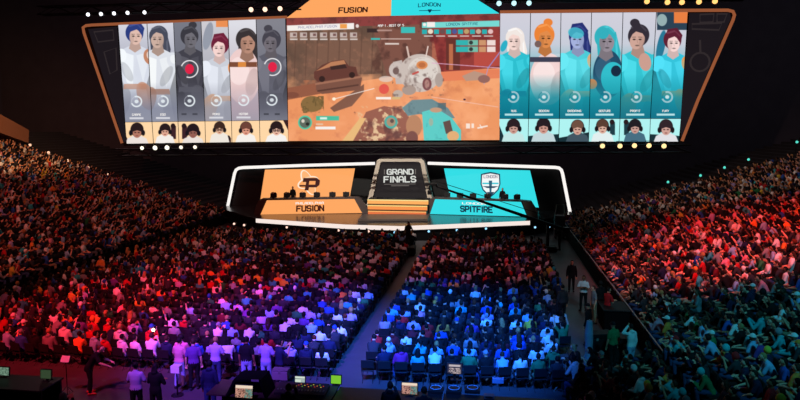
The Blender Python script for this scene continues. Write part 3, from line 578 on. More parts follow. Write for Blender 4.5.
# team LED walls
def led(q, pl, label, painter, col):
    o = thing('led_wall', label, 'screen', on_plane(*q[3], pl)); uchild(o, slab_mb(q, shift(pl, -.03), .3).build('casing', BLACK))
    p = Pic(q, 5); p.fill(col); painter(p); p.build('picture', pl, o); return o
def fus(p):
    w = (255, 236, 214); bg = (255, 170, 100)
    for rot, rx in ((1.15, 13.5), (-.35, 11)):
        p.ell(308, 182.5, rx, 5.6, w, rot); p.ell(308.4, 182.6, rx-1.1, 4.5, bg, rot)
    for rot, rx in ((1.15, 13.5),): p.ell(308.4, 182.6, rx-1.1, 4.4, (255, 190, 132), rot, .6)
    k = (66, 30, 26)
    p.poly([(303.5, 178), (317, 178), (320, 180.5), (319.4, 185), (316.4, 187.4), (309, 187.4), (308.4, 190.4), (304.6, 190.4), (306.2, 182), (302.6, 182)], k)
    p.poly([(309.4, 181), (315.6, 181), (315.2, 184.6), (308.8, 184.6)], bg); p.line(300, 185.8, 310, 185.8, 1.6, k)
def spit(p):
    def sh(s): return [(490.5+x*s, 184+y*s) for x, y in [(-9.5, -10), (-5, -11.2), (0, -12), (5, -11.2), (9.5, -10), (10, 0), (8, 6), (3.6, 10.5), (0, 13.4), (-3.6, 10.5), (-8, 6), (-10, 0)]]
    p.poly(sh(1.0), (22, 62, 86)); p.poly(sh(.88), (244, 250, 250)); p.poly([(482.6, 174.6), (498.4, 174.6), (498.4, 178.6), (482.6, 178.6)], (246, 236, 236))
    p.line(483, 183.4, 498, 183.4, 1.5, (60, 200, 212)); p.poly([(488.8, 180.6), (492.2, 180.6), (491.4, 192), (489.6, 192)], (40, 96, 120)); p.poly([(482.4, 186.2), (498.6, 186.2), (494, 188), (487, 188)], (24, 62, 88)); p.poly([(486.6, 192), (494.4, 192), (490.5, 196.4)], (24, 62, 88))
lw = led([(265, 169.6), (355, 168.4), (349.5, 198.5), (260.3, 199.8)], shift(PL, -.2), 'orange LED wall with dark winged letter P inside white orbit rings', fus, (255, 170, 100))
rw = led([(444, 168.4), (530, 170.4), (538.8, 207.6), (450, 197.5)], shift(PR, -.2), 'turquoise LED wall with white shield crest', spit, (52, 222, 230))
uchild(rw, text_mb('LONDON', rect_quad(483.6, 175, 497.4, 178.2), shift(PR, -.2), 1.1, .05).build('lettering', glow('crest_text', (120, 130, 150), 1)))
# gate between the teams
PG = (Vector((0, 60.6, 0)), Vector((0, -1, 0)))
gate = thing('stage_gate', 'grey framed gate with dark centre screen between the two teams', 'gate', on_plane(398, 214, PG))
outer = [(365.3, 209), (377, 160.5), (379, 158.2), (382, 157.4), (419, 157.4), (422, 158.4), (424, 161), (432.6, 200), (432.6, 209)]; inner = [(371, 206), (380.5, 163.2), (382, 161.8), (418.5, 161.8), (420.4, 163.2), (427.5, 200), (428, 206)]
mb = MB(); n = 7
oo = [(365.3, 209), (377, 160.5), (381, 157.4), (420, 157.4), (424, 160.8), (433.5, 204), (433.5, 209)]; ii = [(370.5, 209), (380.3, 163), (382, 161.7), (418.6, 161.7), (420.4, 163), (428.6, 204), (428.6, 209)]
for k in range(6): mb.prism([on_plane(*oo[k], PG), on_plane(*oo[k+1], PG), on_plane(*ii[k+1], PG), on_plane(*ii[k], PG)], (0, 1.2, 0))
uchild(gate, mb.build('gate_frame', mat('warm_grey_frame', (182, 170, 156), .55)))
sc_ = uchild(gate, slab_mb([(370.5, 209), (380.3, 163), (382, 161.7), (418.6, 161.7), (420.4, 163), (428.6, 204), (428.6, 209)], shift(PG, -.5), .2).build('gate_screen', glow('gate_screen', (40, 36, 37), 1.0)))
GT = glow('gate_text', (216, 218, 212), 1.0); PGs = shift(PG, -.5)
uchild(sc_, text_mb('GRAND', [(386.8, 169), (413.4, 168.8), (413.6, 174.6), (386.6, 174.8)], PGs, 1.35, .05).build('lettering', GT))
uchild(sc_, text_mb('FINALS', [(383.6, 176.2), (416, 175.8), (416.4, 182.4), (383.4, 182.8)], PGs, 1.35, .05).build('lettering', GT))
mb = MB()
for q in ([(384.2, 184), (415.6, 183.6), (415.6, 184.2), (384.2, 184.6)], [(384, 169.4), (384.9, 169.4), (384.9, 174.4), (384, 174.4)], [(415, 169), (415.9, 169), (415.9, 174.2), (415, 174.2)], [(391, 185.4), (409, 185.2), (409, 186), (391, 186.2)]):
    mb.add([on_plane(x, y, shift(PGs, .05)) for x, y in q], [(0, 1, 2, 3)])
uchild(sc_, mb.build('rule', glow('gate_rule', (112, 106, 102), 1)))
# striped stair riser before the gate
ris = thing('stage_riser', 'orange glowing striped steps before the dark gate', 'steps', on_z(398, 216, DZ))
yb = on_z(398, 216, DZ).y
cols = [((255, 176, 96), (255, 226, 150)), ((250, 150, 78), (255, 214, 130)), ((232, 116, 66), (252, 178, 104))]
for k in range(3):
    z1 = DZ+.44*(3-k); ya = yb+.55*(2-k)
    xa, xb = on_plane(367.6+.2*k, 208, (Vector((0, ya, 0)), Vector((0, -1, 0)))).x, on_plane(428.4-1.1*k, 208, (Vector((0, ya, 0)), Vector((0, -1, 0)))).x
    s = uchild(ris, MB().box(((xa+xb)/2, ya+.9, (DZ+z1)/2), (xb-xa, 1.8, z1-DZ)).build('step', DARK))
    uchild(s, MB().box(((xa+xb)/2, ya-.02, z1-.27), (xb-xa, .03, .28)).build('light_strip', glow('stripe_a%d' % k, cols[k][0])))
    uchild(s, MB().box(((xa+xb)/2, ya-.02, z1-.07), (xb-xa, .03, .1)).build('light_strip', glow('stripe_b%d' % k, cols[k][1])))
rp = [on_z(x, y, DZ+.02) for x, y in [(364, 216), (430, 215.5), (428, 221), (358, 221.5)]]
tag(MB().prism(rp, (0, 0, .16)).build('stage_ramp', mat('ramp_grey', (70, 62, 60), .4)), 'low dark ramp plate in front of the orange steps', 'ramp')
# player desks
def desk(label, bl, br, body, face, facecol, t1, t2, side):
    a, b = on_z(*bl, DZ), on_z(*br, DZ); pl = vplane(a, b); o = thing('player_desk', label, 'desk', (a+b)/2)
    uchild(o, slab_mb(body, pl, 1.0).build('desk_body', mat('desk_dark', (66, 56, 54), .5)))
    f = uchild(o, slab_mb(face, shift(pl, .05), .06).build('front_panel', facecol))
    uchild(f, text_mb(t1[0], t1[1], pl, 1.7, .09).build('lettering', t1[2])); uchild(f, text_mb(t2[0], t2[1], pl, 1.2, .09).build('lettering', TW))
    if side: uchild(o, slab_mb(side, shift(pl, .06), .9).build('end_panel', GREY))
    return pl
DL = desk('long dark player desk with orange front below the orange team wall', (254, 214.4), (369, 213.4), [(254, 214.6), (255.4, 208), (258.5, 200.6), (262, 199), (352, 197.3), (359, 197.4), (361.4, 199), (367.6, 208), (369, 213.8)],
          [(266.8, 200.4), (354.3, 199), (362, 213), (260.6, 214.4)], ORANGE_LED, ('FUSION', [(296.2, 205.4), (324.2, 204.8), (324.4, 211.4), (296, 212)], glow('desk_ink', (70, 28, 18))), ('PHILADELPHIA', [(295.6, 202.2), (323.8, 201.6), (323.8, 204), (295.6, 204.6)]), None)
DR = desk('long dark player desk with turquoise front below the turquoise team wall', (424.4, 214.2), (537.8, 217.4), [(424.4, 214.4), (425, 206), (431, 198.4), (434, 197.6), (522, 200.6), (531, 201.6), (538, 213), (537.8, 217.6)],
          [(435, 199.2), (521, 202), (527, 216.6), (430, 214)], CYAN_LED, ('SPITFIRE', [(460, 205.4), (492.8, 206.4), (493, 213.2), (460, 212)], glow('desk_ink_blue', (16, 52, 74))), ('LONDON', [(462, 202), (486, 202.8), (486, 205), (462, 204.2)]), [(522.4, 201.4), (530.6, 201.8), (538, 213), (537.6, 217.4), (528, 217)])
# monitors on the desks
def monitor(px, pl, top_y, label, group):
    c = on_plane(px, top_y, shift(pl, -.45)); o = thing('monitor', label, 'monitor', c, math.atan2(pl[1].x, -pl[1].y), group)
    child(o, 'screen', MB().bbox((0, 0, .30), (.58, .05, .36), .015), BLACK); child(o, 'stand', MB().bbox((0, .02, .08), (.1, .04, .18), .01), BLACK); child(o, 'foot', MB().bbox((0, .04, .01), (.26, .2, .02), .005), BLACK)
    return o
MXL = [273.7, 287, 302.8, 317, 332.5, 346.2]; MXR = [447, 460, 473, 487.5, 505, 517]
for i, x in enumerate(MXL): monitor(x, DL, 198.9-(x-262)*.019, 'black monitor on the orange desk, %s from the outer end' % ORD[i], 'black monitors on the orange desk')
for i, x in enumerate(MXR): monitor(x, DR, 197.6+(x-434)*.034, 'black monitor on the turquoise desk, %s counted from the gate' % ORD[i], 'black monitors on the turquoise desk')
# foot lights along the front of the stage
for i, (x, y) in enumerate([(235, 223.5), (245, 224.8), (287.5, 227), (315.5, 228.6), (339, 230), (369, 231), (395, 232), (429, 231), (457, 229.8), (486, 228.2), (535, 227), (549, 226.4)]):
    d = 50.2 if 300 < x < 500 else 52.5
    r = ray(x, y); c = CAM+r*d
    col = (255, 206, 186) if x < 380 else (150, 214, 255)
    o = thing('foot_light', '%s small lamp on the floor before the stage, %s counted from the orange side' % ('warm white' if x < 380 else 'blue-white', ORD[i]), 'stage light', (c.x, c.y, 0), 0, 'small lamps along the stage front')
    child(o, 'lens', MB().tube([(0, -.22, c.z), (0, -.16, c.z)], .085, 10), glow('foot_lens_%d' % col[0], col, 1.5)); child(o, 'housing', MB().tube([(0, -.155, c.z), (0, .1, c.z)], .12, 10), BLACK); child(o, 'pole', MB().cyl((0, 0, 0), (0, 0, c.z-.1), .03, 6), DARK)
#PART3
# ================================================================== FIGURES
V3 = lambda *a: np.array(a, float)
def make_pose(kind):
    """joints of a person facing +Y, standing or sitting on z = 0"""
    sit = not kind.startswith('stand')
    lean = {'sit_lean': .5, 'sit_desk': .22, 'sit_back': -.14, 'sit_lap': .02, 'sit_fold': -.05, 'sit_chin': .18, 'sit_cheer': .03, 'sit_phone': .06, 'stand_bend': .55}.get(kind, .03)
    P = V3(0, 0, .50) if sit else V3(0, 0, .93)
    t = V3(0, math.sin(lean), math.cos(lean)); S = P+t*.50; N = P+t*.545
    H = P+t*.675+V3(0, .035, 0); arms = []
    for s in (-1, 1):
        sh = S+V3(s*.168, 0, -.045); k = kind
        if k in ('sit_lap', 'sit_back'): el = sh+V3(s*.06, .07, -.27); wr = V3(s*.11, .30, .615)
        elif k == 'sit_lean': el = V3(s*.17, .36, .60); wr = V3(s*.04, .52, .74)
        elif k == 'sit_fold': el = sh+V3(s*.08, .10, -.25); wr = V3(-s*.07, S[1]+.26, S[2]-.25+s*.025)
        elif k == 'sit_chin':
            el = sh+V3(s*.05, .13, -.25); wr = V3(s*.10, .33, .62) if s < 0 else V3(.06, H[1]+.17, H[2]-.17)
        elif k == 'sit_cheer': el = sh+V3(s*.13, .10, .21); wr = el+V3(-s*.03, .08, .25)
        elif k == 'sit_phone': el = sh+V3(s*.06, .16, -.22); wr = V3(s*.06, S[1]+.36, S[2]-.02)
        elif k == 'sit_desk': el = sh+V3(s*.07, .16, -.22); wr = V3(s*.16, S[1]+.40, S[2]-.20)
        elif k == 'stand_fold': el = sh+V3(s*.09, .06, -.27); wr = V3(-s*.07, S[1]+.24, S[2]-.24+s*.025)
        elif k == 'stand_phone': el = sh+V3(s*.07, .15, -.22); wr = V3(s*.07, S[1]+.35, S[2]+.02)
        elif k == 'stand_head': el = (sh+V3(s*.22, .02, .06)) if s < 0 else sh+V3(s*.06, -.02, -.29); wr = V3(-.13, H[1]+.02, H[2]+.04) if s < 0 else el+V3(.02, .07, -.25)
        elif k == 'stand_bend': el = sh+V3(s*.10, .14, -.22); wr = el+V3(-s*.04, .22, -.10)
        else: el = sh+V3(s*.07, -.02, -.29); wr = el+V3(s*.01, .07, -.24)
        arms.append((s, sh, el, wr))
    legs = []
    for s in (-1, 1):
        if sit: legs.append((s, V3(s*.085, .02, .50), V3(s*.125, .44, .50), V3(s*.12, .40, .085), V3(s*.135, .55, .05)))
        else:
            o = .03*s if kind != 'stand_step' else .14*s
            legs.append((s, V3(s*.09, 0, .92), V3(s*.105, .02+o, .49), V3(s*.11, -.02+o*1.4, .085), V3(s*.135, .14+o*1.4, .045)))
    return dict(P=P, t=t, S=S, N=N, H=H, arms=arms, legs=legs, sit=sit)

def np_tube(pts, rs, seg, cap=True, fr=None):
    pts = [np.asarray(p, float) for p in pts]
    if cap:   # rounded ends
        d0 = pts[0]-pts[1]; d0 /= np.linalg.norm(d0); d1 = pts[-1]-pts[-2]; d1 /= np.linalg.norm(d1)
        r0 = rs[0] if np.isscalar(rs[0]) else min(rs[0]); r1 = rs[-1] if np.isscalar(rs[-1]) else min(rs[-1])
        if cap == 'round':
            sc = lambda r, k: r*k if np.isscalar(r) else (r[0]*k, r[1]*k)
            pts = [pts[0]+d0*r0*.9, pts[0]+d0*r0*.6]+pts+[pts[-1]+d1*r1*.6, pts[-1]+d1*r1*.9]; rs = [sc(rs[0], .35), sc(rs[0], .78)]+list(rs)+[sc(rs[-1], .78), sc(rs[-1], .35)]
    n = len(pts); V = []; prev = None
    for i in range(n):
        d = pts[min(i+1, n-1)]-pts[max(i-1, 0)]; d = d/np.linalg.norm(d)
        if fr is not None: u = np.asarray(fr, float)
        else: u = prev if prev is not None else (V3(1, 0, 0) if abs(d[0]) < .9 else V3(0, 1, 0))
        u = u-d*d.dot(u); u /= np.linalg.norm(u); w_ = np.cross(d, u); prev = u
        rx, ry = (rs[i], rs[i]) if np.isscalar(rs[i]) else rs[i]
        for k in range(seg):
            a = 2*math.pi*k/seg; V.append(pts[i]+u*math.cos(a)*rx+w_*math.sin(a)*ry)
    F = []
    for i in range(n-1):
        for k in range(seg):
            a, b, c, d_ = i*seg+k, i*seg+(k+1) % seg, (i+1)*seg+(k+1) % seg, (i+1)*seg+k
            F += [(a, b, c), (a, c, d_)]
    V.append(pts[0]); V.append(pts[-1]); e0, e1 = len(V)-2, len(V)-1
    for k in range(seg): F += [(e0, (k+1) % seg, k), (e1, (n-1)*seg+k, (n-1)*seg+(k+1) % seg)]
    return np.array(V), np.array(F, int)
def np_ell(c, r, nu=10, nv=7, fn=None):
    V = [(0, 0, 1.0)]
    for i in range(1, nv):
        th = math.pi*i/nv; V += [(math.sin(th)*math.cos(2*math.pi*k/nu), math.sin(th)*math.sin(2*math.pi*k/nu), math.cos(th)) for k in range(nu)]
    V.append((0, 0, -1.0)); V = np.array(V)
    if fn is not None: V = fn(V)
    F = [(0, 1+k, 1+(k+1) % nu) for k in range(nu)]
    for i in range(nv-2):
        a = 1+i*nu
        for k in range(nu): F += [(a+k, a+nu+k, a+nu+(k+1) % nu), (a+k, a+nu+(k+1) % nu, a+(k+1) % nu)]
    e = len(V)-1; a = 1+(nv-2)*nu; F += [(a+k, e, a+(k+1) % nu) for k in range(nu)]
    return V*np.array(r)+np.array(c), np.array(F, int)
def headfn(V):
    V = V.copy(); z = V[:, 2]; low = np.clip(-z, 0, 1); V[:, 0] *= 1-.30*low; V[:, 1] = np.where(V[:, 1] < 0, V[:, 1]*(1-.35*low), V[:, 1]*(1-.10*low)); return V
def torso_rings(p, g):
    P, t = p['P'], p['t']
    base = [(-.09, .15, .10), (0, .172, .118), (.13, .148, .102), (.30, .170, .118), (.42, .190, .105), (.475, .165, .088), (.51, .105, .074), (.535, .07, .062)]
    return [P+t*h for h, _, _ in base], [(a*g, b*g) for _, a, b in base]
def body_parts(p, seg=12, hands=True):
    out = []
    c, r = torso_rings(p, .93); out.append(np_tube(c, r, seg+4, 'round', fr=(1, 0, 0)))
    out.append(np_tube([p['N']-p['t']*.04, (p['N']*.4+p['H']*.6)], [.062, .056], seg, 'round'))
    H = p['H']; out.append(np_ell(H, (.077, .096, .118), 18, 14, headfn))
    out.append(np_ell(H+V3(0, .096, -.018), (.014, .024, .026), 8, 6)); out.append(np_ell(H+V3(0, .078, -.095), (.03, .024, .024), 8, 6))
    for s in (-1, 1): out.append(np_ell(H+V3(s*.08, -.008, -.01), (.012, .022, .034), 8, 6))
    for s, sh, el, wr in p['arms']:
        out.append(np_tube([sh, (sh+el)/2, el], [.052, .047, .039], seg, 'round')); out.append(np_tube([el, el*.65+wr*.35, wr], [.039, .041, .027], seg, 'round'))
        d = wr-el; d /= np.linalg.norm(d); side = V3(-s, 0, 0); side = side-d*d.dot(side); side /= np.linalg.norm(side); nrm = np.cross(d, side)
        if nrm[2] > 0: nrm = -nrm
        k0 = wr+d*.085; out.append(np_tube([wr-d*.01, wr+d*.04, k0], [(.026, .020), (.040, .017), (.042, .014)], 10, 'round', fr=side))
        for q, L in enumerate((.066, .078, .073, .058)):
            b = k0+side*(.033-.022*q); m = b+d*L*.55+nrm*.010; e = m+d*L*.40+nrm*.028; out.append(np_tube([b-d*.015, m, e], [.0095, .009, .0075], 7, 'round'))
        b = wr+d*.03+side*.032; out.append(np_tube([b, b+side*.028+d*.03+nrm*.01, b+side*.030+d*.062+nrm*.022], [.014, .0115, .009], 7, 'round'))
    for s, hp, kn, an, toe in p['legs']:
        out.append(np_tube([hp, (hp+kn)/2, kn], [.082, .072, .054], seg, 'round')); out.append(np_tube([kn, kn*.65+an*.35, an], [.052, .055, .034], seg, 'round'))
        out.append(np_tube([an+V3(0, -.04, -.035), an+V3(0, .05, -.03), toe], [.036, .042, .034], seg, 'round'))
    return out
def shirt_parts(p, long=False, seg=12):
    out = []; c, r = torso_rings(p, 1.09); out.append(np_tube(c, r, seg+6, 'round', fr=(1, 0, 0)))
    for s, sh, el, wr in p['arms']:
        if long: out.append(np_tube([sh, (sh+el)/2, el], [.062, .061, .055], seg, 'round')); out.append(np_tube([el, (el+wr)/2, wr], [.055, .052, .042], seg, 'round'))
        else: out.append(np_tube([sh, (sh+el)/2, sh*.25+el*.75], [.062, .063, .064], seg, 'round'))
    if long: out.append(np_ell(p['N']+V3(0, -.05, -.01), (.10, .07, .06), 10, 8))
    return out
def trouser_parts(p, seg=12):
    out = [np_tube([p['P']-p['t']*.08, p['P'], p['P']+p['t']*.06], [(.165, .118), (.186, .128), (.17, .12)], seg+4, 'round', fr=(1, 0, 0))]
    for s, hp, kn, an, toe in p['legs']:
        out.append(np_tube([hp, (hp+kn)/2, kn], [.097, .086, .069], seg, 'round')); out.append(np_tube([kn, (kn+an)/2, an+V3(0, 0, .03)], [.068, .064, .054], seg, 'round'))
    return out
def hair_parts(kind):
    """in head coordinates; the first of each pair is the group name"""
    def shell(V):
        V = V.copy(); front = np.clip((V[:, 1]-.02)/.35, 0, 1)*np.clip((.66-V[:, 2])/.22, 0, 1); low = np.clip((-.30-V[:, 2])/.4, 0, 1)
        V *= (1-.34*np.maximum(front, low*.8))[:, None]; return V
    if kind == 'short': return [np_ell((0, -.010, .018), (.087, .104, .116), 18, 14, shell)]
    if kind == 'long': return [np_ell((0, -.010, .016), (.092, .108, .118), 18, 14, shell), np_tube([(0, -.055, .03), (0, -.085, -.10), (0, -.10, -.22), (0, -.10, -.33)], [(.085, .05), (.098, .045), (.09, .035), (.05, .02)], 14, 'round', fr=(1, 0, 0))]
    if kind == 'bun': return [np_ell((0, -.010, .016), (.087, .104, .116), 18, 14, shell), np_ell((0, -.115, .075), (.042, .042, .042), 12, 9)]
    if kind == 'tail': return [np_ell((0, -.010, .016), (.087, .104, .116), 18, 14, shell), np_tube([(0, -.10, .05), (0, -.15, .0), (0, -.15, -.10), (0, -.13, -.20)], [.026, .034, .03, .012], 10, 'round')]
    if kind == 'curly': return [np_ell((0, -.018, .03), (.118, .126, .128), 18, 14, shell)]
    if kind == 'cap':
        def dome(V): V = V.copy(); V[:, 2] = np.where(V[:, 2] < .1, .1+.12*(V[:, 2]-.1), V[:, 2]); return V
        return [np_ell((0, -.006, .012), (.090, .107, .122), 18, 14, dome), np_tube([(0, .075, .034), (0, .115, .032), (0, .165, .020)], [(.075, .010), (.072, .009), (.045, .007)], 12, 'round', fr=(1, 0, 0))]
    if kind == 'beanie':
        def dome(V): V = V.copy(); V[:, 2] = np.where(V[:, 2] < -.05, -.05+.25*(V[:, 2]+.05), V[:, 2]); return V
        return [np_ell((0, -.012, .030), (.096, .112, .128), 18, 14, dome), np_tube([(0, -.012, .000), (0, -.012, .045)], [(.099, .115), (.099, .115)], 18, 'round', fr=(1, 0, 0))]
def merge(parts):
    V = []; F = []; o = 0
    for v, f in parts: V.append(v); F.append(f+o); o += len(v)
    return np.concatenate(V), np.concatenate(F)
def solid(name, parts, voxel, smooth_it=2):
    """one continuous surface from overlapping shapes"""
    V, F = merge(parts); me = raw_mesh(name, V, F); o = bpy.data.objects.new(name, me); C.objects.link(o)
    m = o.modifiers.new('r', 'REMESH'); m.mode = 'VOXEL'; m.voxel_size = voxel; m.use_smooth_shade = True
    m = o.modifiers.new('s', 'SMOOTH'); m.iterations = smooth_it; m.factor = .5
    dg = bpy.context.evaluated_depsgraph_get(); r = bpy.data.meshes.new_from_object(o.evaluated_get(dg)); r.name = name
    bpy.data.objects.remove(o); bpy.data.meshes.remove(me); return r
# materials of people
def mt(pref, table, rough=.85): return {k: mat(pref+k.replace(' ', '_').replace('-', '_'), c, rough, spec=.2) for k, c in table.items()}
SHIRTC = {'black': (20, 20, 22), 'charcoal': (50, 50, 55), 'navy': (30, 36, 66), 'white': (228, 228, 228), 'grey': (132, 132, 136), 'red': (178, 32, 38), 'blue': (44, 84, 168), 'green': (44, 120, 74), 'orange': (236, 142, 62),
          'yellow': (214, 184, 66), 'purple': (98, 62, 138), 'teal': (60, 168, 176), 'pink': (222, 140, 160), 'maroon': (92, 28, 38), 'sky-blue': (140, 180, 220), 'lilac': (176, 160, 214), 'magenta': (176, 44, 128)}
HAIRC = {'black': (20, 17, 17), 'brown': (58, 38, 28), 'fair': (168, 128, 80), 'auburn': (96, 44, 26)}
SKINC = {'a': (226, 172, 144), 'b': (198, 142, 112), 'c': (150, 100, 76), 'd': (96, 62, 48)}
TROUC = {'black': (22, 22, 24), 'blue': (50, 66, 104), 'grey': (84, 84, 88), 'khaki': (134, 118, 92), 'light': (150, 170, 200)}
SHIRT = mt('shirt_', SHIRTC); HAIRM = mt('hair_', HAIRC, .7); SKIN = mt('skin_', SKINC, .6); TROU = mt('trousers_', TROUC)
CAPM = mt('cap_', {'white': (232, 232, 230), 'red': (190, 36, 40), 'black': (22, 22, 26), 'orange': (230, 140, 60), 'yellow': (216, 196, 70), 'teal': (70, 190, 196), 'grey': (140, 140, 146), 'blue': (40, 80, 170)})
EYE = mat('eye_dark', (24, 18, 18), .3); LIP = mat('lip', (150, 78, 72), .6); SHOE = mat('shoe_dark', (34, 32, 34), .6); SHOER = mat('shoe_red', (196, 50, 48), .6)
POSES = {}
def pose_meshes(kind):
    if kind in POSES: return POSES[kind]
    p = make_pose(kind); b = solid('body_'+kind, body_parts(p), .0095, 1)
    for m in (SKIN['b'], EYE, LIP, SHOE): b.materials.append(m)
    n = len(b.polygons); ctr = np.empty(n*3, np.float32); b.polygons.foreach_get('center', ctr); ctr = ctr.reshape(-1, 3); idx = np.zeros(n, np.int32)
    H = p['H']
    for s in (-1, 1): idx[np.linalg.norm((ctr-(H+V3(s*.032, .088, .008)))/np.array([1.3, 3, 1]), axis=1) < .0125] = 1
    idx[np.linalg.norm((ctr-(H+V3(0, .095, -.062)))/np.array([2.2, 3, 1]), axis=1) < .010] = 2
    idx[ctr[:, 2] < .10] = 3
    b.polygons.foreach_set('material_index', idx)
    d = dict(p=p, body=b, tee=solid('shirt', shirt_parts(p), .013), hoodie=solid('shirt', shirt_parts(p, True), .014), trousers=solid('trousers', trouser_parts(p), .014))
    for k, m in (('tee', SHIRT['grey']), ('hoodie', SHIRT['grey']), ('trousers', TROU['blue'])): d[k].materials.append(m)
    POSES[kind] = d; return d
HAIRMESH = {}
def hair_mesh(kind):
    if kind not in HAIRMESH:
        V, F = merge(hair_parts(kind)); me = raw_mesh('cap' if kind in ('cap', 'beanie') else 'hair', V, F); me.polygons.foreach_set('use_smooth', np.ones(len(F), bool)); me.materials.append(HAIRM['black']); HAIRMESH[kind] = me
    return HAIRMESH[kind]
def objmat(o, m):
    o.material_slots[0].link = 'OBJECT'; o.material_slots[0].material = m
TEMPL = {}
def template(pose, garment, hair):
    """an unlinked set of objects (body, shirt, trousers, hair) to copy from"""
    k = (pose, garment, hair)
    if k not in TEMPL:
        d = pose_meshes(pose); body = bpy.data.objects.new('person', d['body']); kids = [bpy.data.objects.new('shirt', d[garment]), bpy.data.objects.new('trousers', d['trousers'])]
        h = bpy.data.objects.new('cap' if hair in ('cap', 'beanie') else 'hair', hair_mesh(hair)); h.location = Vector(d['p']['H']); kids.append(h); TEMPL[k] = (body, kids)
    return TEMPL[k]
N_PERSON = [0]; SHOES = {}
def person(loc, rz, pose, garment, hair, shirt, haircol, skin, trou, label, group=None, scale=1.0, shoe=None):
    body, kids = template(pose, garment, hair)
    b = body.copy(); C.objects.link(b); b.location = loc; b.rotation_euler = (0, 0, rz); b.scale = (scale,)*3
    objmat(b, SKIN[skin]); tag(b, label, 'person', group)
    for kd, m in zip(kids, (SHIRT[shirt], TROU[trou], (CAPM if hair in ('cap', 'beanie') else HAIRM)[haircol])):
        c = kd.copy(); C.objects.link(c); c.parent = b; objmat(c, m)
    if pose.startswith('stand'):
        if pose not in SHOES:
            SHOES[pose] = []
            for sd, hp, kn, an, toe in make_pose(pose)['legs']:
                V, F = merge([np_tube([an+V3(0, -.045, -.04), an+V3(0, .05, -.034), toe+V3(0, .01, 0)], [(.042, .042), (.048, .046), (.04, .036)], 10, 'round')]); me = raw_mesh('shoe', V, F); me.polygons.foreach_set('use_smooth', np.ones(len(F), bool)); me.materials.append(SHOE); SHOES[pose].append(me)
        for me in SHOES[pose]:
            c = bpy.data.objects.new('shoe', me); C.objects.link(c); c.parent = b
            if shoe: objmat(c, shoe)
    N_PERSON[0] += 1
    return b
# ------------------------------------------------------------------ seats
seats = []     # dict(x,y,z,rz,block,row,n)
RY0, RDY, SW = 21.6, .90, .575
def aim(x, y): return math.atan2(-(-8.4-x), 62-y)
k = 0
while RY0+k*RDY < 48.2:
    y = RY0+k*RDY
    n = 0; x = -5.75
    while x > (-22.9 if k > 14 else -23.5): seats.append(dict(x=x, y=y, z=0, rz=aim(x, y), block='L', row=k, n=n)); n += 1; x -= SW
    n = 0; x = -4.15
    while x < (2.35 if k < 4 else 2.9 if k < 12 else 3.9): seats.append(dict(x=x, y=y, z=0, rz=aim(x, y), block='C', row=k, n=n)); n += 1; x += SW
    k += 1
NFLOOR = k
def tread(k): return zr(k)-.45
for k in range(NROW):
    y = 15.2; n = 0
    while y < 57.2:
        seats.append(dict(x=XR+k*ROWD+.45, y=y, z=tread(k), rz=math.radians(90), block='R', row=k, n=n)); n += 1; y += .56
    y = 24.0; n = 0
    while y < 57.2:
        seats.append(dict(x=XL-k*ROWD-.45, y=y, z=tread(k), rz=math.radians(-90), block='W', row=k, n=n)); n += 1; y += .56
for k in range(4):      # floor chairs before the near end of the right stand
    y = 15.2; n = 0
    while y < (22.6 if k > 0 else 23.6):
        seats.append(dict(x=XR-.55-k*.88, y=y, z=0, rz=math.radians(48), block='F', row=k, n=n)); n += 1; y += .56
vis = []
KEEP = [on_plane(548, 224, (Vector((0, 47.6, 0)), Vector((0, -1, 0)))), on_z(560, 228, 1.62), on_z(408.5, 222.5, 2.25)]     # crane, its operator, camera platform
for s in seats:
    if any((s['x']-v.x)**2+(s['y']-v.y)**2 < (1.5, .5, 1.0)[i]**2 for i, v in enumerate(KEEP)): continue
    q = project((s['x'], s['y'], s['z']+1.2))
    if q is None: continue
    s['px'], s['py'], s['d'] = q
    if -130 < q[0] < 930 and q[1] < 470: vis.append(s)
inframe = [s for s in vis if -4 < s['px'] < 804 and s['py'] < 402]
inframe.sort(key=lambda s: s['d'])
N_SEATED = 272
near = inframe[:N_SEATED]
def pickw(tab): 
    t = sum(w for _, w in tab); r = rnd.random()*t
    for v, w in tab:
        r -= w
        if r <= 0: return v
    return tab[-1][0]
SW_ = [('black', 34), ('charcoal', 15), ('navy', 13), ('white', 10), ('grey', 7), ('red', 5), ('blue', 6), ('green', 2.5), ('orange', 2.5), ('yellow', 1), ('purple', 2), ('teal', 3), ('pink', 2), ('maroon', 2), ('sky-blue', 4), ('lilac', 2)]
HK_ = [('short', 56), ('long', 16), ('tail', 5), ('bun', 4), ('curly', 5), ('cap', 10), ('beanie', 3)]
HC_ = [('black', 58), ('brown', 30), ('fair', 8), ('auburn', 4)]
CC_ = [('black', 36), ('white', 26), ('red', 9), ('grey', 14), ('blue', 8), ('orange', 5), ('teal', 3), ('yellow', 1)]
SK_ = [('a', 40), ('b', 32), ('c', 16), ('d', 12)]
TC_ = [('black', 40), ('blue', 34), ('grey', 14), ('khaki', 12)]
PO_ = [('sit_lap', 28), ('sit_back', 18), ('sit_fold', 12), ('sit_lean', 14), ('sit_chin', 12), ('sit_phone', 8), ('sit_cheer', .7)]
for s in vis:
    s['pose'] = pickw(PO_); s['g'] = 'hoodie' if rnd.random() < .28 else 'tee'; s['h'] = pickw(HK_); s['c'] = pickw(SW_); s['hc'] = pickw(CC_ if s['h'] in ('cap', 'beanie') else HC_)
    s['sk'] = pickw(SK_); s['t'] = pickw(TC_); s['j'] = rnd.uniform(-.3, .3); s['sc'] = rnd.uniform(.94, 1.05); s['empty'] = rnd.random() < .035
    if s['block'] in 'RW': s['j'] = rnd.uniform(-.35, .35)-(.5 if s['block'] == 'R' else -.5)
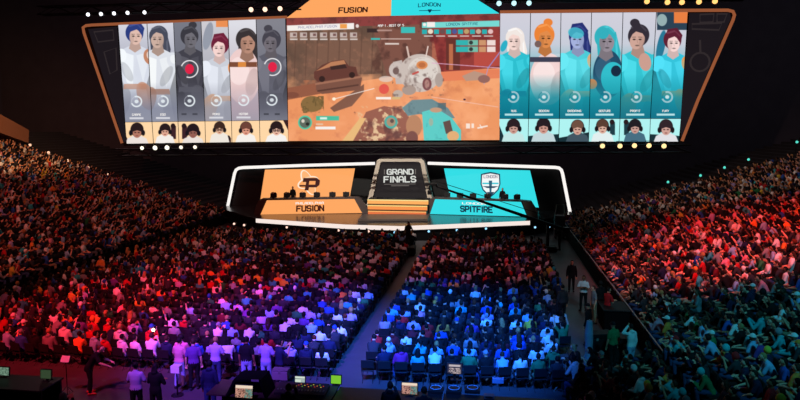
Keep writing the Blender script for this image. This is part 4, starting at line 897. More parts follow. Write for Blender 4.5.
# what single seats in the photograph clearly show
OVER = [(378, 356, 'c navy h short hc black pose sit_fold g tee'), (389, 347, 'c sky-blue h cap hc white'), (408, 352, 'c magenta h long hc black g hoodie pose sit_lap'), (421, 350, 'c teal'), (441, 352, 'c white h short'), (432, 336, 'c sky-blue'), (449, 340, 'c blue'), (462, 338, 'c sky-blue'),
        (475, 350, 'c green h short g tee pose sit_fold'), (495, 350, 'c sky-blue h short'), (521, 350, 'c white h tail'), (538, 352, 'c green'), (549, 349, 'c green'), (533, 340, 'c white'), (479, 335, 'c navy'), (503, 338, 'c blue'), (515, 330, 'c blue'),
        (301, 345, 'c navy h cap hc blue'), (318, 345, 'c white g tee'), (335, 340, 'c navy'), (291, 340, 'c lilac'), (325, 330, 'c white'), (297, 330, 'c navy'), (271, 330, 'c red'), (310, 325, 'c navy'),
        (150, 344, 'c white g tee pose sit_phone'), (166, 342, 'c navy g hoodie'), (180, 338, 'c pink'), (107, 345, 'c red g hoodie'), (117, 333, 'c white'), (72, 330, 'c orange'), (105, 310, 'h cap hc red c red'), (86, 316, 'h beanie hc orange c red'), (125, 322, 'c white'), (61, 322, 'c white'), (52, 330, 'c grey'),
        (691, 386, 'h beanie hc teal c charcoal'), (706, 366, 'h beanie hc teal c green'), (730, 351, 'h beanie hc teal c navy'), (750, 334, 'h cap hc white c sky-blue'), (772, 339, 'h beanie hc yellow c navy'), (706, 385, 'c blue'), (681, 383, 'c teal'), (593, 392, 'h beanie hc white c charcoal'),  # teal beanies are white hats, the teal light put into their colour
        (638, 394, 'h beanie hc orange c grey'), (667, 318, 'c orange g tee h cap hc white'), (690, 328, 'c teal'), (695, 322, 'c sky-blue'), (720, 322, 'c green'), (745, 340, 'c teal'), (773, 345, 'c sky-blue'), (780, 330, 'c teal'), (790, 338, 'c teal'), (630, 372, 'h beanie hc white c black'), (657, 368, 'c orange'), (665, 383, 'c teal'), (575, 385, 'c navy'), (728, 347, 'c orange'), (800, 392, 'h beanie hc yellow c navy'), (771, 352, 'c blue')]
taken = set()
for (x, y, sp) in OVER:
    best = min((s for s in near if id(s) not in taken), key=lambda s: (s['px']-x)**2+(s['py']-4-y)**2)
    if (best['px']-x)**2+(best['py']-4-y)**2 < 260:
        taken.add(id(best)); best['empty'] = False; w_ = sp.split()
        for a, b in zip(w_[::2], w_[1::2]): best[a] = b.replace('_', ' ') if a == 'c' else b
        if best['h'] not in ('cap', 'beanie') and best['hc'] not in HAIRC: best['hc'] = 'black'
        if best['h'] in ('cap', 'beanie') and best['hc'] not in CAPM: best['hc'] = 'black'
HN = {'short': 'short %s hair', 'long': 'long %s hair', 'tail': '%s ponytail', 'bun': '%s hair bun', 'curly': 'curly %s hair', 'cap': '%s cap', 'beanie': '%s beanie'}
def who(s): return '%s %s, %s' % (s['c'], 'hoodie' if s['g'] == 'hoodie' else 'tee', HN[s['h']] % s['hc'])
# order along each row as the near ones are seen
def seat_words(s):
    if s['block'] == 'L': return '%s floor row, %s left of centre aisle' % (('last', 'second last')[s['row']] if s['row'] < 2 else ORD[s['row']]+' last', ORD[s['n']])
    if s['block'] == 'C': return '%s floor row, %s right of centre aisle' % (('last', 'second last')[s['row']] if s['row'] < 2 else ORD[s['row']]+' last', ORD[s['n']])
    if s['block'] == 'F': return '%s floor row beside right stand, %s chair along' % (ORD[s['row']], ORD[s['n']])
    return 'right stand, %s tier row, %s from near end' % (ORD[s['row']], ORD[s['n']])
GRP = {'L': 'spectators on the floor left of the centre aisle', 'C': 'spectators on the floor right of the centre aisle', 'F': 'spectators on floor chairs before the right stand', 'R': 'spectators in the right stand', 'W': 'spectators in the left stand'}
nearset = set(id(s) for s in near)
STANDING = set()
for s in near:
    if s['empty']: continue
    person((s['x'], s['y'], s['z']), s['rz']+s['j'], s['pose'], s['g'], s['h'], s['c'], s['hc'], s['sk'], s['t'], 'seated person, %s; %s' % (who(s), seat_words(s)), GRP[s['block']], s['sc'])
# ------------------------------------------------------------------ chairs of the near floor seats
CH = mat('chair_black', (24, 24, 27), .6); CHM = mat('chair_frame', (60, 60, 64), .4, .7)
def chair_meshes():
    d = {}
    d['seat'] = MB().bbox((0, .0, .43), (.44, .42, .04), .015).mesh('seat', CH); d['backrest'] = MB().bbox((0, -.235, .68), (.44, .035, .30), .015, 0, .12).mesh('backrest', CH)
    d['leg0'] = MB().tube([(-.2, -.24, .82), (-.2, -.2, .42), (-.2, .2, .0)], .012, 6).mesh('leg', CHM); d['leg1'] = MB().tube([(.2, -.24, .82), (.2, -.2, .42), (.2, .2, .0)], .012, 6).mesh('leg', CHM)
    d['leg2'] = MB().tube([(-.17, .18, .41), (-.17, -.24, .0)], .012, 6).mesh('leg', CHM); d['leg3'] = MB().tube([(.17, .18, .41), (.17, -.24, .0)], .012, 6).mesh('leg', CHM)
    whole = MB(); whole.box((0, 0, .43), (.44, .42, .04)); whole.box((0, -.235, .68), (.44, .035, .30), 0, .12)
    for s in (-1, 1): whole.tube([(s*.2, -.24, .82), (s*.2, -.2, .42), (s*.2, .2, 0)], .012, 5); whole.tube([(s*.17, .18, .41), (s*.17, -.24, 0)], .012, 5)
    d['whole'] = whole.mesh('folding_chair', CH); d['wv'] = np.array(whole.v); d['wf'] = whole.f
    return d
CHD = chair_meshes()
floor_seats = sorted([s for s in inframe if s['block'] in 'LCF'], key=lambda s: s['d'])
near_chairs = floor_seats[:210]; ncs = set(id(s) for s in near_chairs)
for i, s in enumerate(near_chairs):
    who_ = 'empty' if s['empty'] else 'under '+s['c']+' '+('hoodie' if s['g'] == 'hoodie' else 'tee')
    lab = 'black folding chair %s; %s' % (who_, seat_words(s))
    if i < 70:
        o = thing('folding_chair', lab, 'chair', (s['x'], s['y'], 0), s['rz'], 'black folding chairs on the arena floor')
        for nm in ('seat', 'backrest', 'leg0', 'leg1', 'leg2', 'leg3'):
            c = bpy.data.objects.new(nm.rstrip('0123'), CHD[nm]); C.objects.link(c); c.parent = o
    else:
        o = bpy.data.objects.new('folding_chair', CHD['whole']); C.objects.link(o); o.location = (s['x'], s['y'], 0); o.rotation_euler = (0, 0, s['rz']); tag(o, lab, 'chair', 'black folding chairs on the arena floor')
def rot_z(V, a): c_, s_ = math.cos(a), math.sin(a); return np.stack([V[:, 0]*c_-V[:, 1]*s_, V[:, 0]*s_+V[:, 1]*c_, V[:, 2]], 1)
def tris(fs): return np.array([t for f in fs for t in [(f[0], f[i], f[i+1]) for i in range(1, len(f)-1)]], int)
cf = tris(CHD['wf']); VV = []; FF = []; o_ = 0
for s in vis:
    if s['block'] in 'LCF' and id(s) not in ncs:
        v = rot_z(CHD['wv'], s['rz'])+np.array([s['x'], s['y'], 0]); VV.append(v); FF.append(cf+o_); o_ += len(v)
me = raw_mesh('floor_chair_rows', np.concatenate(VV), np.concatenate(FF)); me.materials.append(CH)
o = bpy.data.objects.new('floor_chair_rows', me); C.objects.link(o); tag(o, 'rows of black chairs under the farther crowd on the floor', 'chairs', None, 'stuff')
sm = MB(); sm.bbox((0, 0, .44), (.46, .44, .07), .02); sm.bbox((0, -.24, .66), (.46, .06, .44), .02, 0, .12); sv = np.array(sm.v); sf = tris(sm.f); VV = []; FF = []; o_ = 0
for s in vis:
    if s['block'] in 'RW':
        v = rot_z(sv, s['rz'])+np.array([s['x'], s['y'], s['z']]); VV.append(v); FF.append(sf+o_); o_ += len(v)
me = raw_mesh('tier_seat_rows', np.concatenate(VV), np.concatenate(FF)); me.materials.append(mat('tier_seat', (26, 26, 30), .8))
o = bpy.data.objects.new('tier_seat_rows', me); C.objects.link(o); tag(o, 'rows of dark seats in the stands under the crowd', 'seats', None, 'stuff')
# ------------------------------------------------------------------ the rest of the crowd
LOW = {}
def low(kind, long, hair):
    k = (kind, long, hair)
    if k in LOW: return LOW[k]
    p = make_pose(kind); L = []
    c, r = torso_rings(p, 1.07); c = [c[i] for i in (0, 2, 3, 4, 5, 7)]; r = [r[i] for i in (0, 2, 3, 4, 5, 7)]; L.append((0, np_tube(c, r, 8, True, fr=(1, 0, 0))))
    for s, sh, el, wr in p['arms']:
        L.append((0, np_tube([sh+V3(0, 0, .02), (sh+el)/2, el], [.06, .064, .052], 6))); d = wr-el; d /= np.linalg.norm(d)
        L.append((0 if long else 1, np_tube([el, wr], [.046, .034], 6))); L.append((1, np_tube([wr, wr+d*.07, wr+d*.15], [.028, .044, .02], 6)))
    for s, hp, kn, an, toe in p['legs']:
        L.append((2, np_tube([hp, kn], [.098, .07], 6))); L.append((2, np_tube([kn, an], [.066, .05], 6))); L.append((4, np_tube([an+V3(0, -.06, -.04), toe], [.045, .04], 6)))
    L.append((1, np_tube([p['N']-p['t']*.03, p['H']], [.06, .055], 6))); L.append((1, np_ell(p['H'], (.077, .096, .118), 8, 6, headfn))); L.append((1, np_ell(p['H']+V3(0, .098, -.02), (.015, .02, .026), 5, 4)))
    H = p['H']
    def shell(V):
        V = V.copy(); f = np.clip((V[:, 1]-.05)/.5, 0, 1)*np.clip((.42-V[:, 2])/.3, 0, 1); V *= (1-.30*f)[:, None]; return V
    L.append((3, np_ell(H+V3(0, -.012, .018), (.092, .108, .118) if hair != 'curly' else (.12, .125, .13), 9, 7, shell)))
    if hair == 'long': L.append((3, np_tube([H+V3(0, -.06, .02), H+V3(0, -.10, -.14), H+V3(0, -.10, -.30)], [(.085, .05), (.096, .045), (.06, .025)], 7, True, fr=(1, 0, 0))))
    if hair == 'cap': L.append((3, np_tube([H+V3(0, .06, .045), H+V3(0, .16, .03)], [(.075, .012), (.055, .01)], 6, True, fr=(1, 0, 0))))
    V = []; F = []; gi = []; o = 0
    for g, (v, f) in L: V.append(v); F.append(f+o); gi += [g]*len(v); o += len(v)
    LOW[k] = (np.concatenate(V), np.concatenate(F), np.array(gi)); return LOW[k]
LINC = lambda d: {k: np.array(lin(c)) for k, c in d.items()}
LS, LK, LT_, LH_ = LINC(SHIRTC), LINC(SKINC), LINC(TROUC), LINC(HAIRC)
LCAP = LINC({'white': (232, 232, 230), 'red': (190, 36, 40), 'black': (22, 22, 26), 'orange': (230, 140, 60), 'yellow': (216, 196, 70), 'teal': (70, 190, 196), 'grey': (140, 140, 146), 'blue': (40, 80, 170)})
VV = []; FF = []; CC = []; o_ = 0; ncrowd = 0
for s in vis:
    if id(s) in nearset or s['empty']: continue
    V, F, gi = low(s['pose'], s['g'] == 'hoodie', s['h'] if s['h'] in ('long', 'cap', 'curly') else 'short')
    v = rot_z(V*s['sc'], s['rz']+s['j'])+np.array([s['x'], s['y'], s['z']])
    pal = np.array([LS[s['c']], LK[s['sk']], LT_[s['t']], LCAP[s['hc']] if s['h'] in ('cap', 'beanie') else LH_[s['hc']], np.array([.02, .02, .022])])
    VV.append(v); FF.append(F+o_); CC.append(pal[gi]); o_ += len(v); ncrowd += 1
me = raw_mesh('crowd', np.concatenate(VV), np.concatenate(FF)); set_col(me, np.concatenate(CC)); me.materials.append(attr_mat('crowd_clothes_and_skin'))
me.polygons.foreach_set('use_smooth', np.ones(len(me.polygons), bool))
o = bpy.data.objects.new('crowd', me); C.objects.link(o); tag(o, 'packed seated crowd filling the farther floor rows and both stands', 'crowd', None, 'stuff')
print('CROWD', ncrowd, len(me.vertices), 'seats', len(seats), 'inframe', len(inframe), 'near limit', near[-1]['d'])
#PART4
# ================================================================== PEOPLE AND GEAR ON STAGE
def plan_dir(pl): n = pl[1]; return math.atan2(-n.x, n.y)      # turn that faces the audience
def riser(pl, x0, x1):
    a = [on_plane(x, 214, shift(pl, k)) for x, k in ((x0, -1.05), (x1, -1.05), (x1, -2.7), (x0, -2.7))]
    uchild(st, MB().prism([Vector((v.x, v.y, DZ+.002)) for v in a], (0, 0, .54)).build('player_riser', BLACK))
riser(DL, 256, 366); riser(DR, 428, 536)
RZ = DZ+.545
def gaming_chair(c, rz, label, grp):
    o = thing('gaming_chair', label, 'chair', c, rz, grp)
    child(o, 'seat', MB().bbox((0, 0, .42), (.48, .46, .08), .03), CH); child(o, 'backrest', MB().bbox((0, -.27, .82), (.46, .09, .78), .04, 0, .08), CH)
    child(o, 'base', MB().cyl((0, 0, .06), (0, 0, .38), .03, 8).tube([(0, 0, .02), (0, 0, .05)], [.26, .2], 10), DARK); return o
for xs, pl, dk_, side, col in ((MXL, DL, 'orange', 'the outer end', 'black'), (MXR, DR, 'turquoise', 'the gate', 'charcoal')):
    for i, x in enumerate(xs):
        c = on_plane(x+(.3 if side == 'the gate' else -.3), 200, shift(pl, -1.75)); rz = plan_dir(pl)
        person((c.x, c.y, RZ), rz, 'sit_desk', 'tee', 'short', col, 'black', 'ab'[i % 2], 'black', 'player in dark jersey behind the %s desk, %s from %s' % (dk_, ORD[i], side), 'players behind the %s desk' % dk_)
        gaming_chair((c.x, c.y, RZ), rz, 'black gaming chair behind the %s desk, %s from %s' % (dk_, ORD[i], side), 'gaming chairs behind the %s desk' % dk_)
for x, pl, lab in ((292, DL, 'person in black standing between the players before the orange wall'), (502.4, DR, 'person in black standing between the players before the turquoise wall')):
    c = on_plane(x, 200, shift(pl, -1.9)); person((c.x, c.y+.3, RZ), plan_dir(pl), 'stand_side', 'hoodie', 'short', 'black', 'black', 'b', 'black', lab)
# ------------------------------------------------------------------ people standing about the floor
def stand(px, py, rz, pose, g, h, c, hc, sk, t, label, shoe=None, z=0.0, sc=1.0):
    q = on_z(px, py, z+1.62*sc); person((q.x, q.y, z), rz, pose, g, h, c, hc, sk, t, label, None, sc, shoe); return q
R_ = math.radians
stand(135, 366, R_(8), 'stand_fold', 'tee', 'bun', 'lilac', 'black', 'c', 'black', 'person in pale lilac tee with black hair bun standing on the empty floor patch')
stand(154.5, 367, R_(-4), 'stand_fold', 'hoodie', 'long', 'black', 'black', 'c', 'black', 'person in black top with long dark hair standing beside the pale lilac tee')
stand(178.5, 341, R_(-10), 'stand_fold', 'tee', 'short', 'pink', 'black', 'b', 'light', 'person in pink tee and light jeans standing behind the last floor row')
stand(193, 342, R_(20), 'stand_side', 'tee', 'short', 'purple', 'brown', 'a', 'black', 'person in violet-blue tee and dark trousers standing next to the pink tee')
stand(215, 340, R_(0), 'stand_fold', 'tee', 'short', 'lilac', 'fair', 'a', 'blue', 'broad person in pale lilac tee and blue jeans standing behind the last row')
stand(246, 340, R_(4), 'stand_side', 'tee', 'short', 'black', 'black', 'c', 'light', 'person in black tee and light jeans standing beside the broad lilac tee')
stand(265.5, 341, R_(-5), 'stand_fold', 'tee', 'short', 'lilac', 'black', 'b', 'light', 'person in lilac tee and light jeans standing between two dark tops')
stand(279, 343, R_(-40), 'stand_phone', 'tee', 'short', 'navy', 'black', 'b', 'black', 'person in dark navy jersey standing turned towards the mixing desk')
stand(209, 364, R_(0), 'stand_side', 'hoodie', 'short', 'navy', 'black', 'd', 'blue', 'person in dark navy hoodie seen from behind, nearest the black hood of the desk')
stand(101, 257, R_(170), 'stand_fold', 'tee', 'short', 'orange', 'black', 'b', 'grey', 'person in orange tee and grey trousers standing before the left stand')
stand(88, 346, R_(-70), 'stand_bend', 'tee', 'short', 'black', 'auburn', 'a', 'black', 'person in black tee and red shoes bending towards the end of the row', SHOER)
stand(632, 327, R_(35), 'stand_head', 'hoodie', 'short', 'white', 'black', 'b', 'light', 'person in white lit teal raising a hand to the head in the aisle')
stand(584, 277.5, R_(160), 'stand_fold', 'tee', 'short', 'white', 'black', 'c', 'black', 'person in white tee facing back up the aisle with folded arms')
stand(594.5, 288, R_(100), 'stand_side', 'tee', 'short', 'grey', 'brown', 'a', 'khaki', 'person in grey tee in the knot of people in the aisle')
stand(601, 284, R_(20), 'stand_side', 'hoodie', 'curly', 'black', 'black', 'd', 'black', 'person in black hoodie with curly hair in the knot of people in the aisle')
stand(608, 290, R_(-60), 'stand_fold', 'tee', 'short', 'red', 'black', 'b', 'black', 'person in red tee in the knot of people in the aisle')
stand(563, 287, R_(20), 'stand_side', 'hoodie', 'short', 'charcoal', 'black', 'b', 'black', 'person in charcoal hoodie standing alone at the end of the aisle-side rows')
stand(589, 306, R_(60), 'stand_side', 'hoodie', 'cap', 'black', 'black', 'b', 'grey', 'person in black hoodie and cap standing beside the grey draped pole')
stand(614, 325, R_(30), 'stand_side', 'tee', 'cap', 'green', 'black', 'b', 'black', 'person in dark green tee and black cap standing near the person in white', None)
stand(572, 262, R_(175), 'stand_side', 'hoodie', 'short', 'black', 'black', 'b', 'black', 'person in black hoodie farthest up the aisle before the right stand')
def flight_case(px, py, w_, d_, h, rz, label):
    q = on_z(px, py, 0); o = thing('flight_case', label, 'case', (q.x, q.y, 0), rz); child(o, 'case_body', MB().bbox((0, 0, .1+h*.36), (w_, d_, h*.72), .02), BLACK); child(o, 'case_lid', MB().bbox((0, 0, .1+h*.87), (w_, d_, h*.26), .02), BLACK)
    for sx in (-1, 1): child(o, 'latch', MB().box((sx*w_*.3, -d_/2-.005, .1+h*.72), (.08, .02, .1)), GREY)
    for sx in (-1, 1):
        for sy in (-1, 1): child(o, 'caster', MB().tube([(sx*w_*.4, sy*d_*.4-.02, .05), (sx*w_*.4, sy*d_*.4+.02, .05)], .05, 10), DARK)
    return o
flight_case(600, 352, .9, .6, .7, .3, 'black flight case on casters below the grey wrapped pole in the aisle')
flight_case(618, 362, .7, .6, .9, -.2, 'taller black flight case nearest the person in white in the aisle')
# camera operator at the foot of the stage
plat = thing('camera_platform', 'small black platform at the end of the centre aisle before the stage', 'platform', (0, 0, 0))
q = on_z(408.5, 222.5, 2.25)
plat.location = (q.x, q.y, 0); child(plat, 'deck', MB().bbox((0, 0, .55), (.95, 1.2, .1), .02), BLACK); child(plat, 'skirt', MB().box((0, 0, .25), (.9, 1.14, .5)), DRAPE)
person((q.x, q.y-.1, .6), 0, 'stand_phone', 'hoodie', 'cap', 'black', 'black', 'b', 'black', 'camera operator in black on the small platform before the stage')
cm = thing('video_camera', 'black video camera on a tripod before the operator at the stage', 'camera', (q.x+.05, q.y+.33, .6))
child(cm, 'camera_body', MB().bbox((0, 0, 1.25), (.16, .34, .2), .02), BLACK); child(cm, 'lens', MB().cyl((0, .17, 1.25), (0, .32, 1.25), .06, 10), DARK)
for a in (90, 210, 330): child(cm, 'leg', MB().cyl((0, 0, 1.15), (.2*math.cos(R_(a)), .17*math.sin(R_(a)), 0), .018, 6), DARK)
# ------------------------------------------------------------------ camera crane in front of the turquoise desk
PC = (Vector((0, 47.6, 0)), Vector((0, -1, 0)))
tip, piv, cw = on_plane(436, 186, PC), on_plane(548, 224, PC), on_plane(566, 230, PC)
cr = thing('camera_crane', 'long black camera crane reaching diagonally across the turquoise desk', 'camera crane', (piv.x, piv.y, 0))
uchild(cr, MB().tube([tip, tip*.5+piv*.5, piv, cw], [.07, .10, .13, .13], 8).build('boom', BLACK))
uchild(cr, MB().tube([tip+Vector((0, 0, .35)), piv+Vector((0, 0, .55)), cw+Vector((0, 0, .1))], .025, 5).build('brace_cable', BLACK))
hd = uchild(cr, MB().bbox(tip+Vector((-.35, 0, .12)), (.9, .3, .2), .03).bbox(tip+Vector((-.45, 0, -.22)), (.12, .2, .6), .02).build('camera_head', BLACK))
uchild(hd, MB().bbox(tip+Vector((-.45, .05, -.48)), (.3, .5, .3), .03).build('camera_body', BLACK))
uchild(cr, MB().bbox(cw, (.5, .4, .4), .04).build('counterweight', DARK))
uchild(cr, MB().cyl((piv.x, piv.y, .35), piv, .12, 10).build('column', DARK)); uchild(cr, MB().bbox((piv.x, piv.y, .22), (1.2, 1.0, .3), .03).build('dolly', BLACK))
for sx in (-1, 1):
    for sy in (-1, 1): uchild(cr, MB().tube([(piv.x+sx*.5, piv.y+sy*.52-.04, .15), (piv.x+sx*.5, piv.y+sy*.52+.04, .15)], .15, 12).build('wheel', DARK))
stand(560, 228, R_(60), 'stand_phone', 'hoodie', 'cap', 'black', 'black', 'b', 'black', 'crane operator in black at the counterweight end of the crane')
tw = on_plane(559.5, 222, (Vector((0, 53.4, 0)), Vector((0, -1, 0))))
o = thing('equipment_rack', 'grey equipment rack standing by the outer end of the turquoise frame', 'equipment rack', (tw.x, tw.y, 0))
child(o, 'cabinet', MB().bbox((0, 0, 1.0), (.8, .7, 1.7), .03), mat('rack_grey', (92, 92, 98), .6)); child(o, 'top_frame', MB().tube([(-.35, 0, 1.85), (-.25, 0, 2.7), (.35, 0, 2.7), (.4, 0, 1.85)], .04, 6), GREY)
for sx in (-.3, .3):
    for sy in (-.25, .25): child(o, 'caster', MB().tube([(sx, sy-.03, .08), (sx, sy+.03, .08)], .08, 10), DARK)
# ------------------------------------------------------------------ control desks at the back of the floor
TOPM = mat('desk_top_black', (26, 24, 26), .5); WOODM = mat('desk_brown', (84, 62, 52), .6)
def table(x0, x1, y0, y1, z, label, top=TOPM):
    cx, cy = (x0+x1)/2, (y0+y1)/2; o = thing('control_desk', label, 'desk', (cx, cy, 0)); w_, d_ = x1-x0, y1-y0
    child(o, 'desk_top', MB().bbox((0, 0, z-.025), (w_, d_, .05), .01), top); child(o, 'modesty_panel', MB().box((0, d_/2-.06, z/2-.03), (w_-.1, .03, z-.08)), DRAPE)
    for sx in (-1, 1):
        for sy in (-1, 1): child(o, 'leg', MB().box((sx*(w_/2-.06), sy*(d_/2-.12), (z-.05)/2), (.05, .05, z-.05)), DARK)
    return o
DZT = 1.02
def ong(px, py, z=DZT): return on_z(px, py, z)
a = ong(222, 379); b = ong(344, 379); Y1 = a.y
table(a.x, b.x-.02, Y1-1.15, Y1, DZT, 'long brown-black control desk with the mixing console, screens and a black hood', WOODM)
c = ong(446, 379); table(b.x+.02, c.x-.02, Y1-.1-1.1, Y1-.1, DZT, 'black control desk at the foot of the centre aisle, one colour monitor on it')
e = ong(552, 380); table(c.x+.02, e.x, Y1-.15-1.1, Y1-.15, DZT, 'black control desk with three disc controllers, nearest the right stand')
a0, b0 = ong(-30, 372), ong(73, 372); table(a0.x, b0.x, a0.y-1.1, a0.y, DZT, 'dark control desk at the edge of the empty floor patch by the left rows')
def screen_on(q, w_, h_, label, painter, z0=.10, tilt=-.12, base=DZT, rz=0.0):
    """monitor standing on a desk, its picture facing the operators"""
    o = thing('monitor', label, 'monitor', (q.x, q.y, base), rz)
    child(o, 'casing', MB().bbox((0, .03, z0+h_/2), (w_+.05, .04, h_+.05), .012, 0, tilt), BLACK); child(o, 'stand', MB().bbox((0, .07, z0/2+.06), (.08, .04, z0+.1), .01), DARK); child(o, 'foot', MB().bbox((0, .06, .011), (.24, .18, .02), .005), DARK)
    n = (24, 16); X, Yv = np.meshgrid(np.linspace(0, 1, n[0]), np.linspace(0, 1, n[1])); col = painter(X, 1-Yv)
    P = np.stack([(X-.5)*w_, np.zeros_like(X), (Yv-.5)*h_], -1).reshape(-1, 3); ca, sa = math.cos(tilt), math.sin(tilt)
    P = np.stack([P[:, 0], P[:, 1]*ca-P[:, 2]*sa+.005, P[:, 1]*sa+P[:, 2]*ca+z0+h_/2], 1)
    i = np.arange(n[0]*n[1]).reshape(n[1], n[0]); F = np.stack([i[:-1, :-1], i[:-1, 1:], i[1:, 1:], i[1:, :-1]], -1).reshape(-1, 4)
    me = raw_mesh('picture', P, F); s_ = np.clip(col/255., 0, 1).reshape(-1, 3); set_col(me, np.where(s_ <= .04045, s_/12.92, ((s_+.055)/1.055)**2.4)); me.materials.append(SCREEN)
    ob = bpy.data.objects.new('picture', me); C.objects.link(ob); ob.parent = o; return o
def pt_game(X, Y):
    r = np.random.RandomState(5).rand(16, 24); base = np.stack([150+60*r, 105+50*r, 80+60*r], -1)
    base[Y < .25] = (236, 214, 190); base[(Y > .25) & (X > .55) & (r > .5)] = (96, 140, 130); base[(r < .25) & (Y > .3)] = (60, 38, 34); return base
def pt_pale(X, Y):
    c = np.zeros(X.shape+(3,))+np.array((206, 220, 206.)); c[(Y > .3) & (Y < .45)] = (120, 140, 132); c[(X > .6) & (Y > .5)] = (160, 180, 176); return c
def pt_green(X, Y): return np.zeros(X.shape+(3,))+np.array((122, 196, 34.))
def pt_dimgreen(X, Y): return np.zeros(X.shape+(3,))+np.array((48, 66, 44.))
def pt_label(X, Y):
    c = np.zeros(X.shape+(3,))+np.array((44, 40, 46.)); c[(Y > .12) & (Y < .3) & (X > .1) & (X < .9)] = (190, 178, 178); c[(Y > .4) & (X > .1) & (X < .9) & (np.random.RandomState(2).rand(*X.shape) > .5)] = (196, 176, 170); return c
def pt_mint(X, Y):
    c = np.zeros(X.shape+(3,))+np.array((120, 150, 128.)); c[np.random.RandomState(3).rand(*X.shape) > .6] = (40, 66, 56); return c
screen_on(ong(244, 399.5), .50, .34, 'tilted monitor with a warm colour picture under the black hood', pt_game, .06, -.2)
screen_on(ong(409.5, 396), .44, .32, 'monitor with a warm colour picture near the foot of the centre aisle', pt_game, .06, -.1)
screen_on(ong(300, 385), .30, .20, 'small pale glowing monitor on the mixing console desk', pt_pale, .06)
screen_on(ong(336, 385.5), .30, .24, 'small bright green monitor at the end of the console desk', pt_green, .06)
screen_on(ong(454.5, 380.5), .44, .30, 'monitor with grey pictures standing up before the last row', pt_label, .22)
screen_on(ong(3, 377), .40, .24, 'pale mint monitor on the desk by the left rows', pt_mint, .06)
screen_on(ong(46, 381), .34, .26, 'dim green monitor on the desk by the left rows', pt_dimgreen, .08)
# black hood over the tilted monitor
q = ong(246, 397); o = thing('monitor_hood', 'black sloping hood over the tilted monitor with a small pale label', 'hood', (q.x, q.y+.30, DZT))
child(o, 'roof', MB().prism([(-.62, -.30, 0), (-.40, -.22, .46), (.42, -.22, .5), (.62, -.3, 0), (.55, -.3, 0), (.36, -.22, .44), (-.34, -.22, .40), (-.54, -.3, 0)], (0, .75, 0)), DRAPE)
child(o, 'back_panel', MB().prism([(-.60, .40, 0), (-.39, .40, .45), (.41, .40, .49), (.6, .4, 0)], (0, .02, 0)), DRAPE)
child(o, 'name_label', MB().box((.26, -.245, .475), (.22, .02, .05)), mat('label_pale', (170, 160, 164), .7))
# mixing console
q = ong(302, 392); o = thing('mixing_console', 'mixing console with faders and yellow, green and amber lights', 'mixing console', (q.x, q.y, DZT))
child(o, 'console_body', MB().prism([(-.75, -.30, 0), (-.75, .32, 0), (-.75, .32, .16), (-.75, -.30, .07)], (1.5, 0, 0)), mat('console_grey', (70, 58, 58), .5))
cols_ = [('led_yellow', (230, 200, 60)), ('led_green', (110, 190, 60)), ('led_amber', (240, 140, 60)), ('led_red', (220, 70, 50))]
for k in range(16):
    x = -.68+k*.09; child(o, 'fader', MB().box((x, -.12, .106), (.03, .06, .03)), GREY)
for k in range(14):
    nm, cl = cols_[(k*3) % 4]; child(o, 'indicator', MB().box((-.2+k*.062, .08+.06*(k % 3), .14+.009*(k % 3)), (.03, .02, .012)), glow(nm, cl, .8))
q = ong(283, 376.5); o = thing('equipment_case', 'pale flight case standing at the back edge of the console desk', 'case', (q.x, q.y-.2, DZT))
child(o, 'case_body', MB().bbox((0, 0, .14), (.5, .3, .27), .02), mat('case_pale', (150, 130, 134), .7)); child(o, 'case_lid', MB().bbox((0, 0, .3), (.5, .3, .05), .02), mat('case_lid', (120, 104, 108), .7)); child(o, 'latch', MB().box((0, -.155, .27), (.06, .02, .06)), GREY)
# disc controllers
for i, (x, y) in enumerate([(436, 391.5), (454, 392), (472.5, 391.5)]):
    q = ong(x, y); o = thing('disc_controller', 'black controller with a round pale-rimmed disc, %s along the desk from the aisle' % ORD[i], 'controller', (q.x, q.y, DZT), 0, 'disc controllers on the black desk')
    child(o, 'case', MB().bbox((0, 0, .05), (.44, .38, .10), .015), BLACK); child(o, 'disc', MB().cyl((0, 0, .10), (0, 0, .125), .15, 24), DARK)
    child(o, 'rim', MB().tube([(.155*math.cos(t*math.pi/12), .155*math.sin(t*math.pi/12), .125) for t in range(24)], .013, 6, True), mat('rim_pale', (150, 170, 190), .4)); child(o, 'knob', MB().cyl((.18, .15, .1), (.18, .15, .14), .02, 8), GREY)
q = ong(498, 381); o = thing('equipment_box', 'small pale blue box on the back edge of the disc controller desk', 'box', (q.x, q.y-.12, DZT)); child(o, 'case', MB().bbox((0, 0, .07), (.34, .2, .14), .012), mat('box_pale', (120, 136, 170), .6)); child(o, 'handle', MB().tube([(-.1, 0, .14), (-.08, 0, .18), (.08, 0, .18), (.1, 0, .14)], .01, 6), DARK)
q = ong(489, 398); o = thing('equipment_box', 'flat pinkish box at the near edge of the disc controller desk', 'box', (q.x, q.y, DZT)); child(o, 'case', MB().bbox((0, 0, .05), (.3, .2, .10), .012), mat('box_pink', (150, 100, 96), .6)); child(o, 'display', MB().box((0, -.102, .055), (.2, .008, .05)), mat('box_dark', (30, 28, 30), .3))
q = ong(491, 386); o = thing('desk_lamp', 'small gooseneck desk lamp beside the disc controllers', 'lamp', (q.x, q.y, DZT)); child(o, 'base', MB().cyl((0, 0, 0), (0, 0, .03), .06, 12), BLACK); child(o, 'neck', MB().tube([(0, 0, .03), (0, 0, .2), (-.04, -.04, .27), (-.1, -.08, .25)], .009, 6), DARK); child(o, 'lamp_head', MB().tube([(-.1, -.08, .25), (-.15, -.12, .21)], [.015, .035], 10), mat('lamp_amber', (190, 110, 70), .5))
q = ong(60, 368); o = thing('script_stand', 'music stand with white sheet of paper by the left desk', 'stand', (q.x, q.y+.3, 0))
